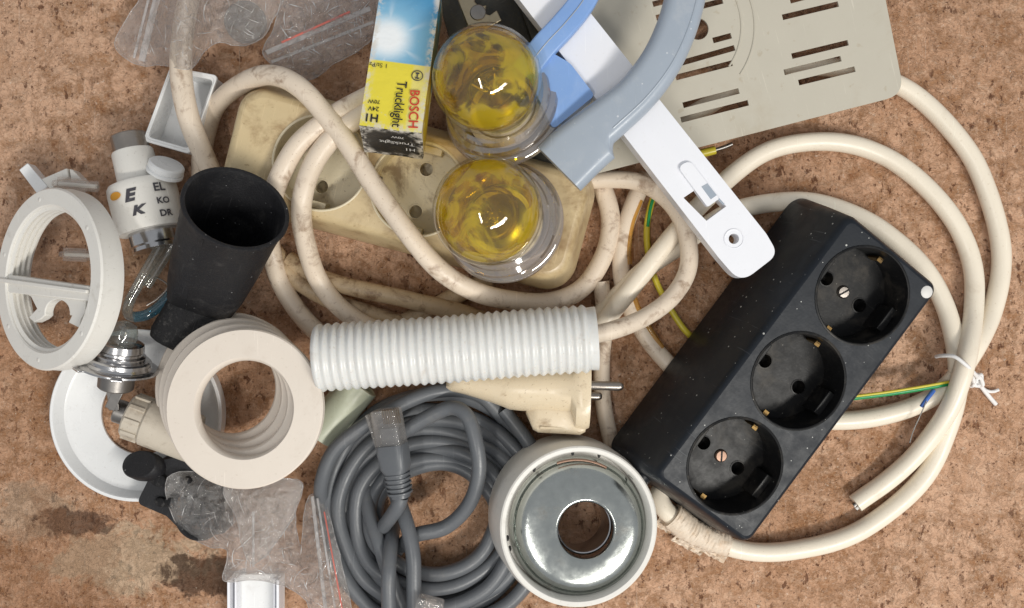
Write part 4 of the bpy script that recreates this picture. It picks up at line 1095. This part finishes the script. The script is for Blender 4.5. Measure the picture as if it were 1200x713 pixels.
part('bright_edge', tube(PP((172, 358, 15), (185, 350, 14.5), (197, 336, 14), (192, 330, 13), (182, 325, 13)), .4, 8), M_steel, t, world=True)

# round white cap
Fz = frame_n(P(196, 192, 20), (.40, .82, .41), (1, -.3, 0))
single('plastic_disc', 'small round white plastic disc resting against white tray', 'disc', xf(lathe([(0, 0), (7.0, 0), (7.6, -.6), (7.7, -2.6), (7.2, -3.2), (7.9, -3.6), (7.9, -4.8), (0, -4.8)], 48), Fz), M_white, angle=30)

# ================================================================== SMALL BITS BEHIND THE THREADED RING
Fa = frame_n(P(52, 222, 14), (0, 0, 1))
t = thing('plastic_bracket', 'white angled plastic bracket behind threaded ring', 'bracket', Fa)
def aq(px, py): v = on(Fa, px, py); return (v.x, v.y)
part('arm', plate([aq(22, 199), aq(32, 191), aq(56, 219), aq(44, 228)], [], -7, 0), M_white, t, bevel=.4)
part('arm', plate([aq(48, 210), aq(78, 197), aq(80, 208), aq(58, 222)], [], -7, -.3), M_offwhite, t, bevel=.4)
part('arm', plate([aq(80, 197.5), aq(84, 199), aq(100, 216), aq(82, 211)], [], -8, -1), M_offwhite, t, bevel=.4)
def anchor(label, a, b, z, r):
    A, B = P(*a, z), P(*b, z); F = frame_n(A, B - A, (0, 0, 1)); L = (B - A).length
    t = thing('wall_anchor', label, 'wall anchor', F, 'clear wall anchors')
    part('sleeve', lathe([(0, 0), (r * .5, 0), (r * .7, L * .12), (r, L * .3), (r, L * .8), (r * .85, L * .82), (r, L * .86), (r, L), (0, L)], 20), M_anchor, t)
    part('fin', box(-r * .15, -r * 1.25, L * .1, r * .15, r * 1.25, L * .75), M_anchor, t)
    part('core', lathe([(0, L * .1), (r * .4, L * .15), (r * .4, L), (0, L)], 12), M_offwhite, t)
anchor('clear plastic wall anchor lying above threaded ring', (62, 215), (114, 219), 17, 2.5)
anchor('clear plastic anchor seen through the threaded ring', (70, 298), (112, 300), 4, 2.4)
Fn = frame_n(P(103, 247, 12), (-.3, .4, .85), (1, 0, 0))
t = thing('wing_knob', 'small grey-white winged plastic knob between ring and printed lamp', 'knob', Fn)
part('hub', lathe([(0, 4), (4, 3.6), (5, 2), (5.4, -6), (0, -6)], 28), M_dirtywhite, t)
part('wing', loops([sup(-3, 7.5, 2.2, 2.5), sup(4, 9, 1.9, 2.5, .5), sup(5.5, 8, 1.2, 2.5, .5)]), M_offwhite, t)
part('wing', xf(loops([sup(-3, 4, 2.0, 2.5), sup(3, 6, 1.7, 2.5), sup(4, 5, 1.2, 2.5)]), T(4, -4, 0) @ R(60, 'Z')), M_dirtywhite, t)
part('stem', tube([Vector((3, -6, -5)), Vector((9, -12, -7)), Vector((11, -20, -8))], 3.0, 14), M_dull, t)

# ================================================================== GREEN TUBE UNDER THE CORRUGATED TUBE, CHANNEL
single('green_sleeve', 'pale green plastic sleeve between stacked rings and corrugated tube', 'sleeve', xf(lathe([(7.8, 0), (8.6, .4), (8.6, 30), (7.6, 30.4), (7.0, 30), (7.0, 0)], 40, closed=True), frame_n(P(372, 510, 9.5), P(432, 440, 9.5) - P(372, 510, 9.5), (0, 0, 1))), M_greenpl)
Fk2 = frame_n(P(296, 705, 12), (0, 0, 1))
t = thing('plastic_channel', 'white plastic cable channel at the bottom edge', 'cable channel', Fk2)
def kq(px, py): v = on(Fk2, px, py); return v
x0, x1 = kq(266, 700).x, kq(327, 700).x; ytop = kq(296, 680).y
part('floor', box(x0, ytop - 42, -11, x1, ytop, -9), M_white, t, bevel=.3)
for xa_, s_ in ((x0, 1), (x1, -1)):
    part('side_wall', box(min(xa_, xa_ + s_ * 1.3), ytop - 42, -9.02, max(xa_, xa_ + s_ * 1.3), ytop, 0), M_barwhite, t, bevel=.25)
    part('lip', box(min(xa_ + s_ * 2.4, xa_ + s_ * 3.4), ytop - 42, -9.02, max(xa_ + s_ * 2.4, xa_ + s_ * 3.4), ytop, -3), M_barwhite, t, bevel=.25)

# ================================================================== PLASTIC BAGS
def film(outline, zf, amp, seed, gap=3.0, step=4.6):
    """two crumpled layers of film joined along their outline"""
    from mathutils.geometry import intersect_point_line
    c_ = [Vector((p[0], p[1], 0)) for p in outline]
    sm = spline([c_[-1]] + c_ + [c_[0], c_[1]], 5)[5:-6]
    pts = [Vector((p.x + 1.6 * noise.noise(p * .09), p.y + 1.6 * noise.noise(p * .09 + Vector((5, 5, 5))))) for p in sm]; n = len(pts)
    bnd = []
    for i in range(n):
        a, b = pts[i], pts[(i + 1) % n]; m = max(1, int((b - a).length / step))
        for k in range(m): bnd.append(a + (b - a) * k / m)
    def inside(q):
        c = False; j = n - 1
        for i in range(n):
            if (pts[i].y > q.y) != (pts[j].y > q.y) and q.x < (pts[j].x - pts[i].x) * (q.y - pts[i].y) / (pts[j].y - pts[i].y) + pts[i].x: c = not c
            j = i
        return c
    def edist(q):
        d = 1e9
        for i in range(n):
            a, b = pts[i], pts[(i + 1) % n]; ab = b - a; tt = max(0, min(1, (q - a).dot(ab) / ab.length_squared)); d = min(d, (a + ab * tt - q).length)
        return d
    rnd = random.Random(seed); inn = []
    x0 = min(p.x for p in pts); x1 = max(p.x for p in pts); y0 = min(p.y for p in pts); y1 = max(p.y for p in pts)
    y = y0
    while y < y1:
        x = x0
        while x < x1:
            q = Vector((x + rnd.uniform(-2.4, 2.4), y + rnd.uniform(-2.4, 2.4)))
            if inside(q) and edist(q) > step * .45: inn.append(q)
            x += step
        y += step
    allp = bnd + inn; nb = len(bnd)
    vv, _, ff, *_r = delaunay_2d_cdt(allp, [], [list(range(nb))], 1, 1e-4)
    V, Fc = [], []
    def cr(q, s):
        p = Vector((q.x * .028, q.y * .028, s)); r1 = 1 - abs(noise.noise(p)) * 2.2
        p2 = Vector((q.x * .07 + 4, q.y * .045, s + 3)); r2 = 1 - abs(noise.noise(p2)) * 2.0
        r3 = 1 - abs(noise.noise(Vector(((q.x + q.y * .6) * .13 + 1, (q.y - q.x * .6) * .035, s + 8)))) * 2.4
        r4 = 1 - abs(noise.noise(Vector(((q.x - q.y) * .03 + 1, (q.y + q.x) * .10, s + 18)))) * 2.4
        return amp * (r1 * .65 + r2 * .4 + max(0, r3) * .6 + max(0, r4) * .5)
    m = len(vv)
    for q in vv:
        d = min(1, edist(q) / 22)
        V.append(P(q.x, q.y, max(.6, zf(q.x, q.y) + gap * d + cr(q, seed) * (.35 + .65 * d))))
    for q in vv:
        d = min(1, edist(q) / 22)
        e_ = edist(q)
        V.append(P(q.x, q.y, max(.3, zf(q.x, q.y) + (cr(q, seed) * .35 if e_ < .5 else -gap * .4 * d + cr(q, seed + 11) * .4 * d))))
    for f in ff:
        Fc.append(tuple(f)); Fc.append(tuple(i + m for i in reversed(f)))
    OUT[0] = [P(q.x, q.y, max(.6, zf(q.x, q.y) + cr(q, seed) * .35) + .25) for q in bnd]
    return V, Fc
OUT = [None]

def crease_glints(t, outline, zf, count, seed, z0=5.5):
    """thin whitish ribs along folds, standing in for glints on the film"""
    rn = random.Random(seed); L = [tuple(p) for p in outline]; got = []
    x0 = min(p[0] for p in L); x1 = max(p[0] for p in L); y0 = max(-12, min(p[1] for p in L)); y1 = min(724, max(p[1] for p in L))
    main = rn.uniform(0, PI); tries = 0
    while len(got) < count and tries < 4000:
        tries += 1
        x, y = rn.uniform(x0, x1), rn.uniform(y0, y1); a = main + rn.gauss(0, .55) + (PI / 2 if rn.random() < .25 else 0)
        ln = rn.uniform(6, 34) * rn.uniform(.4, 1); bend = rn.uniform(-.05, .05); pts_ = []
        for i in range(5):
            pts_.append((x, y)); x += ln / 4 * math.cos(a); y += ln / 4 * math.sin(a); a += bend * ln / 4
        if not all(inpoly(px, py, L) for px, py in pts_): continue
        rr = rn.uniform(.10, .24)
        path = spline([P(px, py, zf(px, py) + z0 + .8 * noise.noise((px * .2, py * .2, seed))) for px, py in pts_], 4); m_ = len(path)
        ca = [(math.cos(2 * PI * i / 6), math.sin(2 * PI * i / 6)) for i in range(6)]
        got.append(sweep(path, lambda i, q, rr=rr: [(c * rr * (1.1 - abs(2 * q - 1)), d * rr * (1.1 - abs(2 * q - 1))) for c, d in ca]))
    part('film_crease_glints', join(*got), M_creaseglint, t, world=True)  # fold lines with the glints put into their colour

def bead(t):
    part('welded_edge', tube(OUT[0] + OUT[0][:1], .18, 6, 2), M_zip, t, world=True)

def strip(t, name, a, b, z, wd, mat, zf=None, th=.8):
    n = 14; path = []
    for i in range(n + 1):
        f = i / n; x = a[0] + (b[0] - a[0]) * f; y = a[1] + (b[1] - a[1]) * f
        path.append(P(x, y, (zf(x, y) if zf else 0) + z + .7 * noise.noise((x * .05, y * .05, 2))))
    part(name, sweep(path, lambda i, q: rrect(-wd / 2, -th / 2, wd / 2, th / 2, th * .3, 2), up=Vector((0, 0, 1))), mat, t, world=True)

# bag in the upper left
za = lambda x, y: 8 + 24 * math.exp(-((x - 214) / 26) ** 2) + 5 * math.exp(-((x - 285) / 30) ** 2)
t = thing('plastic_bag', 'cloudy zip bag draped over cable in the upper left', 'plastic bag', frame_n(P(225, 30, 0), (0, 0, 1)), 'clear plastic bags')
part('film', film([(190, -45), (160, 4), (135, 54), (162, 76), (190, 77), (224, 80), (241, 60), (254, 50), (285, 54), (307, 45), (324, 15), (345, -25), (345, -45)], za, 3.2, 1.3, 4), M_bag, t, world=True, angle=25)
bead(t)
crease_glints(t, [(182, -20), (145, 50), (165, 72), (222, 76), (240, 56), (285, 50), (305, 42), (330, -10)], za, 46, 3)
strip(t, 'zip_strip', (188, -20), (166, 72), 7.0, 3.0, M_zip, za)
strip(t, 'zip_strip', (179, -20), (157, 68), 6.6, 1.2, M_zip, za)
Fbb = frame_n(P(286, 24, 5), (.05, 0, 1))
single('round_black_piece', 'round black plastic piece inside the upper left bag', 'plastic piece', xf(lathe([(0, 0), (8.2, 0), (9.2, -.8), (9.4, -4), (0, -4)], 40), Fbb), M_rubber)

# bag beside the carton
zb = lambda x, y: 10 + 4 * math.sin(x * .03)
t = thing('plastic_bag', 'clear zip bag with red line left of the carton', 'plastic bag', frame_n(P(375, 45, 0), (0, 0, 1)), 'clear plastic bags')
part('film', film([(345, -30), (320, 35), (308, 61), (319, 77), (345, 88), (362, 95), (378, 86), (388, 77), (412, 64), (436, 46), (442, 10), (440, -30)], zb, 4.5, 5.7, 5), M_bag2, t, world=True, angle=25)
bead(t)
crease_glints(t, [(345, -20), (322, 40), (314, 62), (345, 84), (362, 91), (386, 74), (432, 44), (438, 8), (436, -20)], zb, 60, 8, 7.5)
strip(t, 'zip_strip', (312, 62), (434, 10), 8.5, 2.2, M_zip, zb)
strip(t, 'zip_strip', (318, 73), (438, 26), 8.0, 1.4, M_zip, zb)
strip(t, 'red_line', (330, 50), (410, 14), 9.6, .9, M_redzip, zb, .5)

# bag at the bottom
zc = lambda x, y: 13 + 3 * math.sin(x * .05 + y * .02)
t = thing('plastic_bag', 'crumpled clear bag over black pad and white channel', 'plastic bag', frame_n(P(310, 630, 0), (0, 0, 1)), 'clear plastic bags')
part('film', film([(196, 560), (240, 552), (300, 562), (354, 566), (346, 596), (352, 640), (362, 582), (376, 580), (390, 620), (402, 668), (410, 735), (372, 740), (358, 705), (340, 690), (300, 680), (262, 680), (266, 645), (240, 640), (205, 610)], zc, 4.5, 9.1, 4, 4.4), M_bag, t, world=True, angle=25)
bead(t)
part('folded_flap', film([(262, 572), (352, 566), (348, 596), (335, 620), (306, 656), (296, 662), (284, 640), (278, 610)], lambda x, y: 19 + 3 * math.sin(x * .06), 3.0, 3.3, 2.5, 4.4), M_bag, t, world=True, angle=25)
bead(t)
crease_glints(t, [(205, 565), (240, 556), (300, 566), (350, 570), (348, 640), (366, 590), (386, 625), (398, 668), (404, 720), (372, 720), (345, 688), (268, 675), (268, 645), (212, 606)], zc, 80, 5, 6.5)
strip(t, 'zip_strip', (366, 582), (384, 735), 7.0, 1.6, M_zip, zc)
strip(t, 'zip_strip', (372, 584), (396, 735), 6.6, 1.0, M_zip, zc)
strip(t, 'red_line', (380, 600), (404, 730), 6.6, .6, M_redzip, zc, .5)
strip(t, 'folded_edge', (297, 600), (297, 664), 9.0, 1.0, M_zip, zc)

# clean up orphan object list for the report
rc2 = random.Random(21); parts_ = {0: [], 1: []}
for i in range(520):
    x, y = rc2.uniform(-20, 1220), rc2.uniform(-20, 733); r_ = rc2.uniform(.12, .42) * (2.2 if rc2.random() < .06 else 1)
    c = P(x, y, r_ * .5); ang = rc2.uniform(0, PI); e_ = rc2.uniform(.5, 1.0)
    V = [c + Matrix.Rotation(ang, 3, 'Z') @ Vector((r_ * a * rc2.uniform(.7, 1.3), r_ * b * e_, r_ * d * .7)) for a, b, d in ((1, 0, 0), (-1, 0, 0), (0, 1, 0), (0, -1, 0), (0, 0, 1), (0, 0, -.7))]
    parts_[0 if rc2.random() < .6 else 1].append((V, [(0, 2, 4), (2, 1, 4), (1, 3, 4), (3, 0, 4), (2, 0, 5), (1, 2, 5), (3, 1, 5), (0, 3, 5)]))
for k, (nm, lb_, mt) in enumerate((('brown_crumbs', 'tiny brown crumbs scattered over the board', plastic('brown_crumb', (92, 58, 36), .7)), ('pale_crumbs', 'tiny pale crumbs scattered over the board', plastic('pale_crumb', (216, 200, 180), .6)))):
    o = build(nm, join(*parts_[k]), mt, smooth=False); o['kind'] = 'stuff'; o['label'] = lb_; o['category'] = 'crumbs'
bpy.context.view_layer.update()
